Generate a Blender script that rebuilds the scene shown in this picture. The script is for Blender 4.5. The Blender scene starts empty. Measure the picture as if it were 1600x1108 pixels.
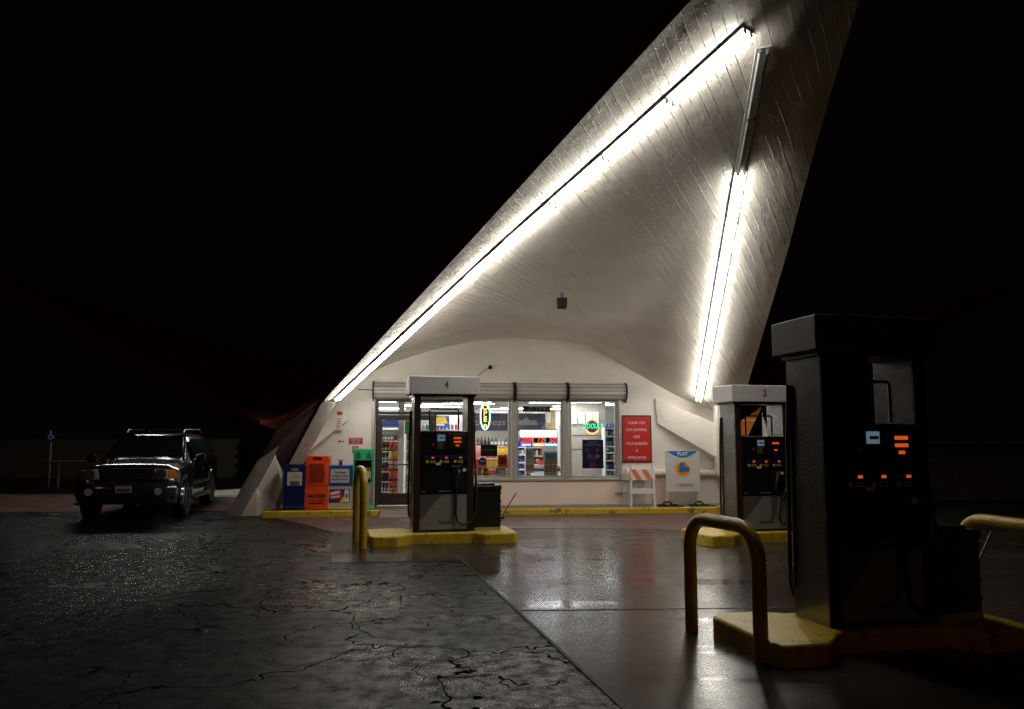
import bpy, bmesh, math, random
from mathutils import Vector, Matrix
random.seed(7)
SC = bpy.context.scene
COL = SC.collection
R = math.radians

# ------------------------------------------------------------------ camera, world, light, exposure
F_PX, CAM_H = 1250.0, 1.7
PITCH = math.atan(131 / F_PX)
cam = bpy.data.cameras.new('camera')
cam.sensor_width = 36.0
cam.lens = 36.0 * F_PX / 1600.0
cam.clip_start, cam.clip_end = 0.05, 500
camo = bpy.data.objects.new('camera', cam)
COL.objects.link(camo)
camo.location = (0, 0, CAM_H)
camo.rotation_euler = (math.pi / 2 + PITCH, 0, 0)
SC.camera = camo
W = bpy.data.worlds.new('World')
SC.world = W
W.use_nodes = True
W.node_tree.nodes['Background'].inputs[0].default_value = (1.0, 0.62, 0.5, 1)
W.node_tree.nodes['Background'].inputs[1].default_value = 0.0011
sun = bpy.data.lights.new('street_glow', 'SUN')
sun.energy, sun.angle, sun.color = 0.027, R(8), (1, .42, .22)
suno = bpy.data.objects.new('street_glow', sun)
COL.objects.link(suno)
suno.rotation_euler = (R(66), 0, R(-18))
SC.view_settings.view_transform = 'Standard'
SC.view_settings.look = 'None'
SC.view_settings.exposure = 0
SC.view_settings.gamma = 1
SC.cycles.use_denoising = True
SC.cycles.denoising_prefilter = 'NONE'
SC.cycles.max_bounces = 7
SC.cycles.transparent_max_bounces = 12
SC.cycles.sample_clamp_indirect = 4.0
SC.cycles.caustics_reflective = False
SC.cycles.light_sampling_threshold = 0.0
SC.cycles.use_adaptive_sampling = False

TUBE = 45.0          # radiance of a lit fluorescent tube
PANEL = 21.0          # radiance of the shop's ceiling lights

# ------------------------------------------------------------------ pixel -> place helpers (1600 x 1108 photo)
CS, SN = math.cos(PITCH), math.sin(PITCH)
def ray(px, py):
    u = (px - 800) / F_PX; v = (554 - py) / F_PX
    return Vector((u, CS - v * SN, SN + v * CS))
def G(px, py, z=0.0):
    d = ray(px, py); return Vector((0, 0, CAM_H)) + d * ((z - CAM_H) / d.z)
def D(px, py, dep):
    return Vector((0, 0, CAM_H)) + ray(px, py) * dep
FROT = R(6.0); FY = 19.2
TF = math.tan(FROT); CF, SF = math.cos(FROT), math.sin(FROT)
def W2F(p):                                   # world -> facade frame (x along, y inwards)
    x, y = p[0], p[1] - FY
    return Vector((x * CF + y * SF, -x * SF + y * CF, p[2]))
def F2W(p):
    return Vector((p[0] * CF - p[1] * SF, p[0] * SF + p[1] * CF + FY, p[2]))
def FL(px, py, ly=0.0):                       # pixel -> facade frame point on the plane y = ly
    d = ray(px, py)
    n = Vector((-SF, CF, 0))
    t = (ly - n.dot(Vector((0, -FY, 0)))) / n.dot(d)
    return W2F(Vector((0, 0, CAM_H)) + d * t)

# ------------------------------------------------------------------ mesh builder
class MB:
    def __init__(s): s.v = []; s.f = []; s.mi = []
    def add(s, vs, fs, mi=0):
        n = len(s.v); s.v += [tuple(v) for v in vs]
        s.f += [tuple(i + n for i in f) for f in fs]; s.mi += [mi] * len(fs); return s
    def box(s, x0, x1, y0, y1, z0, z1, mi=0):
        vs = [(x, y, z) for z in (z0, z1) for y in (y0, y1) for x in (x0, x1)]
        return s.add(vs, [(0, 2, 3, 1), (4, 5, 7, 6), (0, 1, 5, 4), (2, 6, 7, 3), (0, 4, 6, 2), (1, 3, 7, 5)], mi)
    def poly(s, pts, mi=0): return s.add(pts, [tuple(range(len(pts)))], mi)
    def slab(s, pts, off, mi=0):              # a polygon extruded by a vector
        n = len(pts); off = Vector(off)
        vs = [Vector(p) for p in pts] + [Vector(p) + off for p in pts]
        fs = [tuple(range(n))[::-1], tuple(range(n, 2 * n))] + [(i, (i + 1) % n, n + (i + 1) % n, n + i) for i in range(n)]
        return s.add(vs, fs, mi)
    def xz(s, pts, y0, y1, mi=0): return s.slab([(x, y0, z) for x, z in pts], (0, y1 - y0, 0), mi)
    def xy(s, pts, z0, z1, mi=0): return s.slab([(x, y, z0) for x, y in pts], (0, 0, z1 - z0), mi)
    def tube(s, path, r, n=10, mi=0, closed=False):
        P = [Vector(p) for p in path]; rings = []; m = len(P)
        up = None
        for i, p in enumerate(P):
            a = P[(i - 1) % m] if (closed or i > 0) else p
            b = P[(i + 1) % m] if (closed or i < m - 1) else p
            t = (b - a).normalized()
            if up is None:
                up = Vector((0, 0, 1)) if abs(t.z) < .9 else Vector((1, 0, 0))
            x = t.cross(up)
            if x.length < 1e-5: x = t.orthogonal()
            x.normalize(); y = x.cross(t).normalized(); up = y
            rr = r[i] if isinstance(r, (list, tuple)) else r
            rings.append([p + (x * math.cos(k * 2 * math.pi / n) + y * math.sin(k * 2 * math.pi / n)) * rr for k in range(n)])
        vs = [q for g in rings for q in g]; fs = []
        for i in range(m if closed else m - 1):
            for k in range(n):
                a, b = i * n, ((i + 1) % m) * n
                fs.append((a + k, a + (k + 1) % n, b + (k + 1) % n, b + k))
        if not closed:
            fs.append(tuple(range(n))[::-1]); fs.append(tuple((m - 1) * n + k for k in range(n)))
        return s.add(vs, fs, mi)
    def lathe(s, prof, o=(0, 0, 0), n=16, ax=(0, 0, 1), mi=0):
        q = Vector((0, 0, 1)).rotation_difference(Vector(ax)); o = Vector(o); vs = []; fs = []
        for r, z in prof:
            for k in range(n):
                a = 2 * math.pi * k / n
                vs.append(o + q @ Vector((r * math.cos(a), r * math.sin(a), z)))
        for i in range(len(prof) - 1):
            for k in range(n):
                fs.append((i * n + k, i * n + (k + 1) % n, (i + 1) * n + (k + 1) % n, (i + 1) * n + k))
        fs.append(tuple(range(n))[::-1]); fs.append(tuple((len(prof) - 1) * n + k for k in range(n)))
        return s.add(vs, fs, mi)
    def grid(s, rows, mi=0, flip=False):
        m = len(rows[0]); vs = [p for r in rows for p in r]; fs = []
        for i in range(len(rows) - 1):
            for k in range(m - 1):
                fs.append((i * m + k, i * m + k + 1, (i + 1) * m + k + 1, (i + 1) * m + k))
        return s.add(vs, fs, mi)
    def build(s, name, mats, parent=None, smooth=False, bevel=0.0, recalc=True, seg=2):
        me = bpy.data.meshes.new(name); me.from_pydata(s.v, [], s.f)
        for m in (mats if isinstance(mats, (list, tuple)) else [mats]): me.materials.append(m)
        me.polygons.foreach_set('material_index', s.mi)
        if recalc:
            bm = bmesh.new(); bm.from_mesh(me)
            bmesh.ops.recalc_face_normals(bm, faces=bm.faces); bm.to_mesh(me); bm.free()
        if smooth:
            me.polygons.foreach_set('use_smooth', [True] * len(me.polygons))
            try: me.set_sharp_from_angle(angle=R(42))
            except Exception: pass
        me.update()
        o = bpy.data.objects.new(name, me); COL.objects.link(o)
        if parent is not None: o.parent = parent
        if bevel:
            b = o.modifiers.new('bevel', 'BEVEL'); b.width = bevel; b.segments = seg; b.limit_method = 'ANGLE'; b.angle_limit = R(40)
        return o
def tag(o, label=None, cat=None, group=None, kind=None):
    if label: o['label'] = label
    if cat: o['category'] = cat
    if group: o['group'] = group
    if kind: o['kind'] = kind
    return o
def thing(name, label, cat, loc=(0, 0, 0), rot=0.0, group=None):
    o = bpy.data.objects.new(name, None); COL.objects.link(o); o.empty_display_size = .1
    o.location = loc; o.rotation_euler = (0, 0, rot)
    return tag(o, label, cat, group)
def dup(root, loc=None, rot=None, label=None):
    r = root.copy(); COL.objects.link(r)
    if loc is not None: r.location = loc
    if rot is not None: r.rotation_euler = rot if hasattr(rot, '__len__') else (0, 0, rot)
    if label: r['label'] = label
    for ch in list(root.children):
        c = ch.copy(); COL.objects.link(c); c.parent = r
        for g in list(ch.children):
            d = g.copy(); COL.objects.link(d); d.parent = c
    return r
def text(name, s, size, mat, parent, loc, rz=0.0, align='CENTER', ext=.0015, shear=0.0, sx=1.0, tilt=0.0, bold=0.0):
    c = bpy.data.curves.new(name, 'FONT'); c.body = s; c.size = size; c.align_x = align; c.align_y = 'CENTER'
    c.extrude = ext; c.shear = shear; c.space_line = 1.0; c.resolution_u = 3; c.offset = bold
    t = bpy.data.objects.new(name, c)
    me = bpy.data.meshes.new_from_object(t); bpy.data.objects.remove(t)
    me.materials.clear(); me.materials.append(mat)
    o = bpy.data.objects.new(name, me); COL.objects.link(o)
    if parent is not None: o.parent = parent
    o.location = loc; o.rotation_euler = (math.pi / 2, tilt, rz); o.scale = (sx, 1, 1)
    return o

# ------------------------------------------------------------------ materials
M = {}
def nd(nt, t, **kw):
    n = nt.nodes.new(t)
    for k, v in kw.items():
        if k.startswith('i_'): n.inputs[int(k[2:])].default_value = v
        else: setattr(n, k, v)
    return n
def new_mat(name):
    m = bpy.data.materials.new(name); m.use_nodes = True
    return m, m.node_tree, m.node_tree.nodes['Principled BSDF']
def mat(name, col, rough=.5, metal=0.0, spec=.5, vary=.12, vscale=6.0, bump=0.0, bscale=60.0, coat=0.0, rvary=0.0, dirt=None, dscale=2.0, dthr=.58):
    m, nt, b = new_mat(name); L = nt.links
    b.inputs['Roughness'].default_value = rough; b.inputs['Metallic'].default_value = metal
    b.inputs['Specular IOR Level'].default_value = spec; b.inputs['Coat Weight'].default_value = coat
    tc = nd(nt, 'ShaderNodeTexCoord')
    no = nd(nt, 'ShaderNodeTexNoise'); no.inputs['Scale'].default_value = vscale; no.inputs['Detail'].default_value = 5
    L.new(tc.outputs['Object'], no.inputs['Vector'])
    r = nd(nt, 'ShaderNodeMapRange'); r.inputs[1].default_value = .3; r.inputs[2].default_value = .7
    r.inputs[3].default_value = 1 - vary; r.inputs[4].default_value = 1 + vary
    L.new(no.outputs['Fac'], r.inputs[0])
    mx = nd(nt, 'ShaderNodeMix', data_type='RGBA', blend_type='MULTIPLY'); mx.inputs[0].default_value = 1
    mx.inputs[6].default_value = (*col, 1)
    L.new(r.outputs[0], mx.inputs[7]); out = mx.outputs[2]
    if dirt:
        n2 = nd(nt, 'ShaderNodeTexNoise'); n2.inputs['Scale'].default_value = dscale; n2.inputs['Detail'].default_value = 8; n2.inputs['Roughness'].default_value = .65
        L.new(tc.outputs['Object'], n2.inputs['Vector'])
        r2 = nd(nt, 'ShaderNodeMapRange'); r2.inputs[1].default_value = dthr; r2.inputs[2].default_value = dthr + .1
        L.new(n2.outputs['Fac'], r2.inputs[0])
        m2 = nd(nt, 'ShaderNodeMix', data_type='RGBA'); m2.inputs[7].default_value = (*dirt, 1)
        L.new(r2.outputs[0], m2.inputs[0]); L.new(out, m2.inputs[6]); out = m2.outputs[2]
    L.new(out, b.inputs['Base Color'])
    if rvary:
        r3 = nd(nt, 'ShaderNodeMapRange'); r3.inputs[1].default_value = .3; r3.inputs[2].default_value = .7
        r3.inputs[3].default_value = max(.02, rough - rvary); r3.inputs[4].default_value = rough + rvary
        L.new(no.outputs['Fac'], r3.inputs[0]); L.new(r3.outputs[0], b.inputs['Roughness'])
    if bump:
        n3 = nd(nt, 'ShaderNodeTexNoise'); n3.inputs['Scale'].default_value = bscale; n3.inputs['Detail'].default_value = 4
        L.new(tc.outputs['Object'], n3.inputs['Vector'])
        bp = nd(nt, 'ShaderNodeBump'); bp.inputs['Strength'].default_value = bump; bp.inputs['Distance'].default_value = .01
        L.new(n3.outputs['Fac'], bp.inputs['Height']); L.new(bp.outputs[0], b.inputs['Normal'])
    M[name] = m; return m
def emit(name, col, s):
    m, nt, b = new_mat(name)
    b.inputs['Base Color'].default_value = (.02, .02, .02, 1)
    b.inputs['Emission Color'].default_value = (*col, 1); b.inputs['Emission Strength'].default_value = s
    m.cycles.emission_sampling = 'FRONT' if s > 6 else 'NONE'
    M[name] = m; return m
mat('wall_white', (.86, .80, .725), .55, vary=.06, vscale=1.5, bump=.3, bscale=45, dirt=(.74, .67, .59), dscale=1.6, dthr=.58)
mat('wall_pink', (.90, .72, .62), .55, vary=.05, vscale=1.5, bump=.25, bscale=45)
mat('wall_grey', (.52, .50, .45), .55, vary=.05, vscale=1.5, bump=.25, bscale=45)
mat('red_fascia', (.22, .034, .024), .6, vary=.2, bump=.3)
mat('leg_paint', (.46, .42, .38), .6, vary=.12, vscale=3, bump=.35, bscale=40, dirt=(.3, .26, .23), dscale=3)
mat('alu', (.50, .48, .46), .42, metal=.5, vary=.1)
mat('dark_bronze', (.03, .02, .017), .4, vary=.1)
mat('shutter', (.58, .56, .52), .45, metal=.15, vary=.08, vscale=3)
mat('black_plastic', (.012, .012, .012), .32, vary=.2, bump=.1)
mat('pump_black', (.010, .010, .011), .22, vary=.2, rvary=.08)
mat('rubber', (.012, .012, .012), .5)
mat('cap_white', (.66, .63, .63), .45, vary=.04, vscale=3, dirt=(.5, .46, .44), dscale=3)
mat('cap_shaded', (.10, .075, .066), .5, vary=.08, dirt=(.14, .11, .10), dscale=3)  # white cap colour darkened, the nearest pump's shade painted in
mat('pump_brown', (.035, .017, .012), .4)
mat('pump_grey', (.26, .245, .23), .35, vary=.05)
mat('pump_dark_grey', (.11, .105, .10), .35, vary=.05)
mat('yellow_paint', (.62, .44, .03), .38, vary=.12, vscale=5, bump=.35, bscale=90, dirt=(.16, .11, .03), dscale=9, dthr=.56)
mat('yellow_kerb', (.62, .43, .03), .5, vary=.15, vscale=5, bump=.5, bscale=50, dirt=(.09, .065, .03), dscale=5, dthr=.55)
mat('hoop_yellow', (.50, .34, .03), .33, vary=.15, vscale=7, bump=.15, bscale=60, dirt=(.12, .07, .02), dscale=11, dthr=.58)
mat('red_sign', (.50, .018, .014), .4, vary=.04)
mat('sign_red_ink', (.42, .02, .02), .5)
mat('white_ink', (.75, .74, .72), .5, vary=.02)
mat('black_ink', (.01, .01, .01), .5)
mat('navy_ink', (.02, .02, .12), .5)
mat('blue_box', (.010, .014, .10), .35, vary=.1, dirt=(.03, .03, .08), dscale=9, dthr=.64)
mat('blue_bright', (.006, .06, .27), .4, vary=.1)
mat('orange_box', (.80, .085, .012), .4, vary=.08, dirt=(.5, .06, .02), dscale=8, dthr=.62)
mat('orange_dark', (.30, .02, .006), .45)
mat('cream_box', (.50, .42, .30), .45, vary=.06)
mat('paper', (.62, .56, .44), .6, vary=.08, vscale=25)
mat('white_paper', (.72, .71, .69), .6, vary=.03)
mat('green_box', (.035, .42, .18), .38, vary=.06)
mat('green_dark', (.008, .11, .05), .5)
mat('plastic_white', (.68, .65, .62), .45, vary=.05, vscale=4)
mat('stripe_orange', (.75, .17, .06), .45, vary=.08)
mat('sun_yellow', (.85, .5, .04), .5)
mat('sun_orange', (.75, .22, .02), .5)
mat('logo_blue', (.01, .17, .50), .45)
mat('orange_chevron', (.50, .17, .03), .5)
mat('shop_white', (.66, .65, .62), .6, vary=.04)
mat('shop_floor', (.42, .40, .37), .35)
mat('shop_beige', (.36, .335, .285), .5, vary=.05)
mat('mural_purple', (.075, .07, .12), .5, vary=.5, vscale=2.5)
mat('mural_mauve', (.16, .06, .09), .5)
mat('mural_tan', (.5, .33, .18), .5, vary=.3, vscale=8)
mat('glass_green', (.02, .10, .03), .12)
mat('glass_brown', (.09, .03, .01), .12)
mat('glass_clear', (.35, .38, .36), .12)
mat('label_yellow', (.7, .55, .06), .5)
mat('bag_red', (.65, .04, .03), .35, vary=.5, vscale=18, bump=.6, bscale=25)
mat('bag_orange', (.75, .22, .04), .35, vary=.4, vscale=18, bump=.6, bscale=25)
mat('bag_pink', (.75, .28, .28), .35, vary=.4, vscale=18, bump=.6, bscale=25)
mat('bag_yellow', (.75, .52, .06), .35, vary=.4, vscale=18, bump=.6, bscale=25)
mat('can_blue', (.05, .10, .34), .3, vary=.4, vscale=30)
mat('poster_purple', (.035, .025, .13), .35, vary=.5, vscale=8)
mat('sky_blue', (.08, .30, .45), .4, vary=.3, vscale=6)
mat('magenta', (.42, .03, .2), .4)
mat('teal', (.05, .3, .36), .4)
mat('car_paint', (.026, .028, .031), .16, metal=0.0, spec=.6, vary=.05, coat=1.0)
mat('car_grey', (.10, .10, .10), .35, metal=.5)
mat('car_glass', (.016, .026, .028), .05, spec=1.0, vary=0)
mat('tyre', (.012, .012, .012), .75, bump=.3)
mat('chrome', (.75, .75, .75), .12, metal=1.0, vary=.03)
mat('rim', (.45, .44, .42), .28, metal=.9)
mat('amber', (.65, .19, .01), .12, spec=.8)
mat('red_lens', (.35, .01, .01), .15, spec=.8)
mat('head_lens', (.55, .56, .57), .18, metal=.15)
mat('kerb_grey', (.42, .40, .36), .6, vary=.15, bump=.4)
mat('block_wall', (.05, .036, .026), .8, vary=.25, vscale=3, bump=.5, bscale=20)
mat('blue_sign', (.004, .010, .07), .4)
mat('rail_rust', (.06, .025, .006), .6)
mat('post_grey', (.22, .22, .22), .4, metal=.6)
mat('socket', (.16, .155, .15), .45)
mat('fixture', (.50, .50, .49), .4)
mat('box_grey', (.50, .47, .43), .5)
mat('tube_dead', (.62, .63, .62), .15, vary=.02)
mat('speaker_black', (.012, .011, .010), .6, spec=.3)
mat('cable', (.12, .11, .10), .6)
emit('tube', (1.0, .965, .87), TUBE)
emit('panel', (.96, .96, 1.0), PANEL)
emit('led_orange', (1.0, .13, .010), .60)
emit('led_pale', (.26, .42, .56), .30)
emit('led_red', (1.0, .04, .015), 2.2)
emit('neon_green', (.05, 1.0, .50), 1.7)
emit('neon_teal', (.45, 1.0, .86), 3.0)
emit('neon_orange', (1.0, .27, .05), 4.0)
emit('neon_yellow', (1.0, .72, .14), 2.6)
emit('neon_red', (1.0, .06, .01), 1.6)
emit('lot_white', (.85, .85, 1.0), 2.2)
emit('lot_blue', (.02, .12, .9), 1.4)
emit('lot_cyan', (.02, .45, 1.0), 1.3)
emit('lot_orange', (1.0, .38, .05), 1.6)

def brushed():
    m, nt, b = new_mat('brushed_steel'); L = nt.links
    b.inputs['Metallic'].default_value = .95; b.inputs['Base Color'].default_value = (.27, .25, .235, 1)
    tc = nd(nt, 'ShaderNodeTexCoord'); mp = nd(nt, 'ShaderNodeMapping'); mp.inputs['Scale'].default_value = (3, 3, 160)
    L.new(tc.outputs['Object'], mp.inputs['Vector'])
    n = nd(nt, 'ShaderNodeTexNoise'); n.inputs['Scale'].default_value = 1; n.inputs['Detail'].default_value = 3
    L.new(mp.outputs[0], n.inputs['Vector'])
    r = nd(nt, 'ShaderNodeMapRange'); r.inputs[3].default_value = .22; r.inputs[4].default_value = .34
    b.inputs['Roughness'].default_value = .27
    n2 = nd(nt, 'ShaderNodeTexNoise'); n2.inputs['Scale'].default_value = 1.0; n2.inputs['Detail'].default_value = 1
    mp2 = nd(nt, 'ShaderNodeMapping'); mp2.inputs['Scale'].default_value = (.8, .8, 5); L.new(tc.outputs['Object'], mp2.inputs['Vector']); L.new(mp2.outputs[0], n2.inputs['Vector'])
    b1 = nd(nt, 'ShaderNodeBump'); b1.inputs['Strength'].default_value = .3; b1.inputs['Distance'].default_value = .02
    L.new(n2.outputs['Fac'], b1.inputs['Height'])
    bp = nd(nt, 'ShaderNodeBump'); bp.inputs['Strength'].default_value = .0; bp.inputs['Distance'].default_value = .001
    L.new(n.outputs['Fac'], bp.inputs['Height']); L.new(b1.outputs[0], bp.inputs['Normal']); L.new(bp.outputs[0], b.inputs['Normal'])
    M['brushed_steel'] = m
brushed()

def glass_mat(name, tint=(1, 1, 1), gl=1.0):
    m, nt, b = new_mat(name); L = nt.links; nt.nodes.remove(b)
    out = nt.nodes['Material Output']
    t = nd(nt, 'ShaderNodeBsdfTransparent'); t.inputs[0].default_value = (*tint, 1)
    g = nd(nt, 'ShaderNodeBsdfGlossy'); g.inputs['Roughness'].default_value = .02
    fr = nd(nt, 'ShaderNodeFresnel'); fr.inputs[0].default_value = 1.5
    mu = nd(nt, 'ShaderNodeMath', operation='MULTIPLY'); mu.inputs[1].default_value = gl
    mx = nd(nt, 'ShaderNodeMixShader')
    L.new(fr.outputs[0], mu.inputs[0]); L.new(mu.outputs[0], mx.inputs[0]); L.new(t.outputs[0], mx.inputs[1]); L.new(g.outputs[0], mx.inputs[2])
    L.new(mx.outputs[0], out.inputs[0]); M[name] = m
def translucent(name, col):
    m, nt, b = new_mat(name); L = nt.links; nt.nodes.remove(b)
    t = nd(nt, 'ShaderNodeBsdfTranslucent'); t.inputs[0].default_value = (*col, 1)
    d = nd(nt, 'ShaderNodeBsdfDiffuse'); d.inputs[0].default_value = (*col, 1)
    mx = nd(nt, 'ShaderNodeMixShader'); mx.inputs[0].default_value = .4
    L.new(t.outputs[0], mx.inputs[1]); L.new(d.outputs[0], mx.inputs[2]); L.new(mx.outputs[0], nt.nodes['Material Output'].inputs[0]); M[name] = m
translucent('orange_film', (.85, .30, .06))
glass_mat('dark_film', (.10, .10, .10), .6)
glass_mat('glass', (.95, .97, .95)); glass_mat('smoked', (.35, .35, .35))

def math_n(nt, op, a, b=None, c=None):
    n = nd(nt, 'ShaderNodeMath', operation=op)
    for i, x in enumerate((a, b, c)):
        if x is None: continue
        if isinstance(x, (int, float)): n.inputs[i].default_value = x
        else: nt.links.new(x, n.inputs[i])
    return n.outputs[0]
def rng(nt, x, a, b, c=0.0, d=1.0):
    n = nd(nt, 'ShaderNodeMapRange'); nt.links.new(x, n.inputs[0])
    for i, v in enumerate((a, b, c, d)): n.inputs[i + 1].default_value = v
    return n.outputs[0]
def noise(nt, vec, scale, detail=4, rough=.55):
    n = nd(nt, 'ShaderNodeTexNoise'); nt.links.new(vec, n.inputs['Vector'])
    n.inputs['Scale'].default_value = scale; n.inputs['Detail'].default_value = detail; n.inputs['Roughness'].default_value = rough
    return n
def mixc(nt, fac, a, b):
    n = nd(nt, 'ShaderNodeMix', data_type='RGBA'); nt.links.new(fac, n.inputs[0])
    for i, x in ((6, a), (7, b)):
        if isinstance(x, tuple): n.inputs[i].default_value = (*x, 1)
        else: nt.links.new(x, n.inputs[i])
    return n.outputs[2]
def bump(nt, h, strength, dist, prev=None):
    n = nd(nt, 'ShaderNodeBump'); n.inputs['Strength'].default_value = strength; n.inputs['Distance'].default_value = dist
    nt.links.new(h, n.inputs['Height'])
    if prev is not None: nt.links.new(prev, n.inputs['Normal'])
    return n.outputs[0]

def shell_mat():                              # board-marked concrete under white paint
    m, nt, b = new_mat('shell_white'); L = nt.links
    tc = nd(nt, 'ShaderNodeTexCoord'); ob = tc.outputs['Object']
    wob = noise(nt, ob, .6, 2); sp = nd(nt, 'ShaderNodeSeparateXYZ'); L.new(ob, sp.inputs[0])
    p = math_n(nt, 'ADD', math_n(nt, 'MULTIPLY', sp.outputs[0], .825), math_n(nt, 'MULTIPLY', sp.outputs[1], -.564))
    p = math_n(nt, 'ADD', p, math_n(nt, 'MULTIPLY', wob.outputs['Fac'], .05))
    q = math_n(nt, 'ADD', math_n(nt, 'MULTIPLY', sp.outputs[0], .564), math_n(nt, 'MULTIPLY', sp.outputs[1], .825))
    s = math_n(nt, 'DIVIDE', p, .128); idx = math_n(nt, 'ROUND', s)
    d = math_n(nt, 'ABSOLUTE', math_n(nt, 'SUBTRACT', s, idx))
    cv = nd(nt, 'ShaderNodeCombineXYZ'); L.new(math_n(nt, 'MULTIPLY', q, .55), cv.inputs[0]); L.new(math_n(nt, 'MULTIPLY', idx, 3.37), cv.inputs[1])
    lo = noise(nt, cv.outputs[0], 1.0, 3)                       # which stretches of a seam stand proud
    cv2 = nd(nt, 'ShaderNodeCombineXYZ'); L.new(math_n(nt, 'MULTIPLY', q, 14.0), cv2.inputs[0]); L.new(math_n(nt, 'MULTIPLY', idx, 5.1), cv2.inputs[1])
    hi = noise(nt, cv2.outputs[0], 1.0, 3)
    ridge = rng(nt, d, .0, .07, 1, 0)
    mask = math_n(nt, 'MULTIPLY', rng(nt, lo.outputs['Fac'], .40, .56), rng(nt, hi.outputs['Fac'], .36, .58))
    rid = math_n(nt, 'MULTIPLY', ridge, mask)
    seam = math_n(nt, 'MULTIPLY', rng(nt, d, 0, .05, -1, 0), rng(nt, lo.outputs['Fac'], .52, .40))
    wn = nd(nt, 'ShaderNodeTexWhiteNoise', noise_dimensions='1D'); L.new(idx, wn.inputs['W'])
    step = math_n(nt, 'MULTIPLY', wn.outputs['Value'], .12)
    cv3 = nd(nt, 'ShaderNodeCombineXYZ'); L.new(math_n(nt, 'MULTIPLY', q, 1.2), cv3.inputs[0]); L.new(math_n(nt, 'MULTIPLY', p, 14.0), cv3.inputs[1])
    grain = noise(nt, cv3.outputs[0], 1.0, 5)
    blot = noise(nt, ob, 5, 5)
    pit = noise(nt, ob, 26, 2)
    h = math_n(nt, 'ADD', math_n(nt, 'MULTIPLY', rid, 2.3), math_n(nt, 'MULTIPLY', seam, .12))
    h = math_n(nt, 'ADD', h, step)
    h = math_n(nt, 'ADD', h, math_n(nt, 'MULTIPLY', grain.outputs['Fac'], .30))
    h = math_n(nt, 'ADD', h, math_n(nt, 'MULTIPLY', blot.outputs['Fac'], .55))
    h = math_n(nt, 'ADD', h, math_n(nt, 'MULTIPLY', rng(nt, pit.outputs['Fac'], .62, .72), .8))
    L.new(bump(nt, h, 1.0, .022), b.inputs['Normal'])
    g = noise(nt, ob, 1.1, 6, .6)
    c = mixc(nt, rng(nt, g.outputs['Fac'], .35, .7), (.86, .81, .735), (.74, .69, .615))
    L.new(c, b.inputs['Base Color']); b.inputs['Roughness'].default_value = .5; b.inputs['Specular IOR Level'].default_value = .35
    M['shell_white'] = m
shell_mat()

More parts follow.
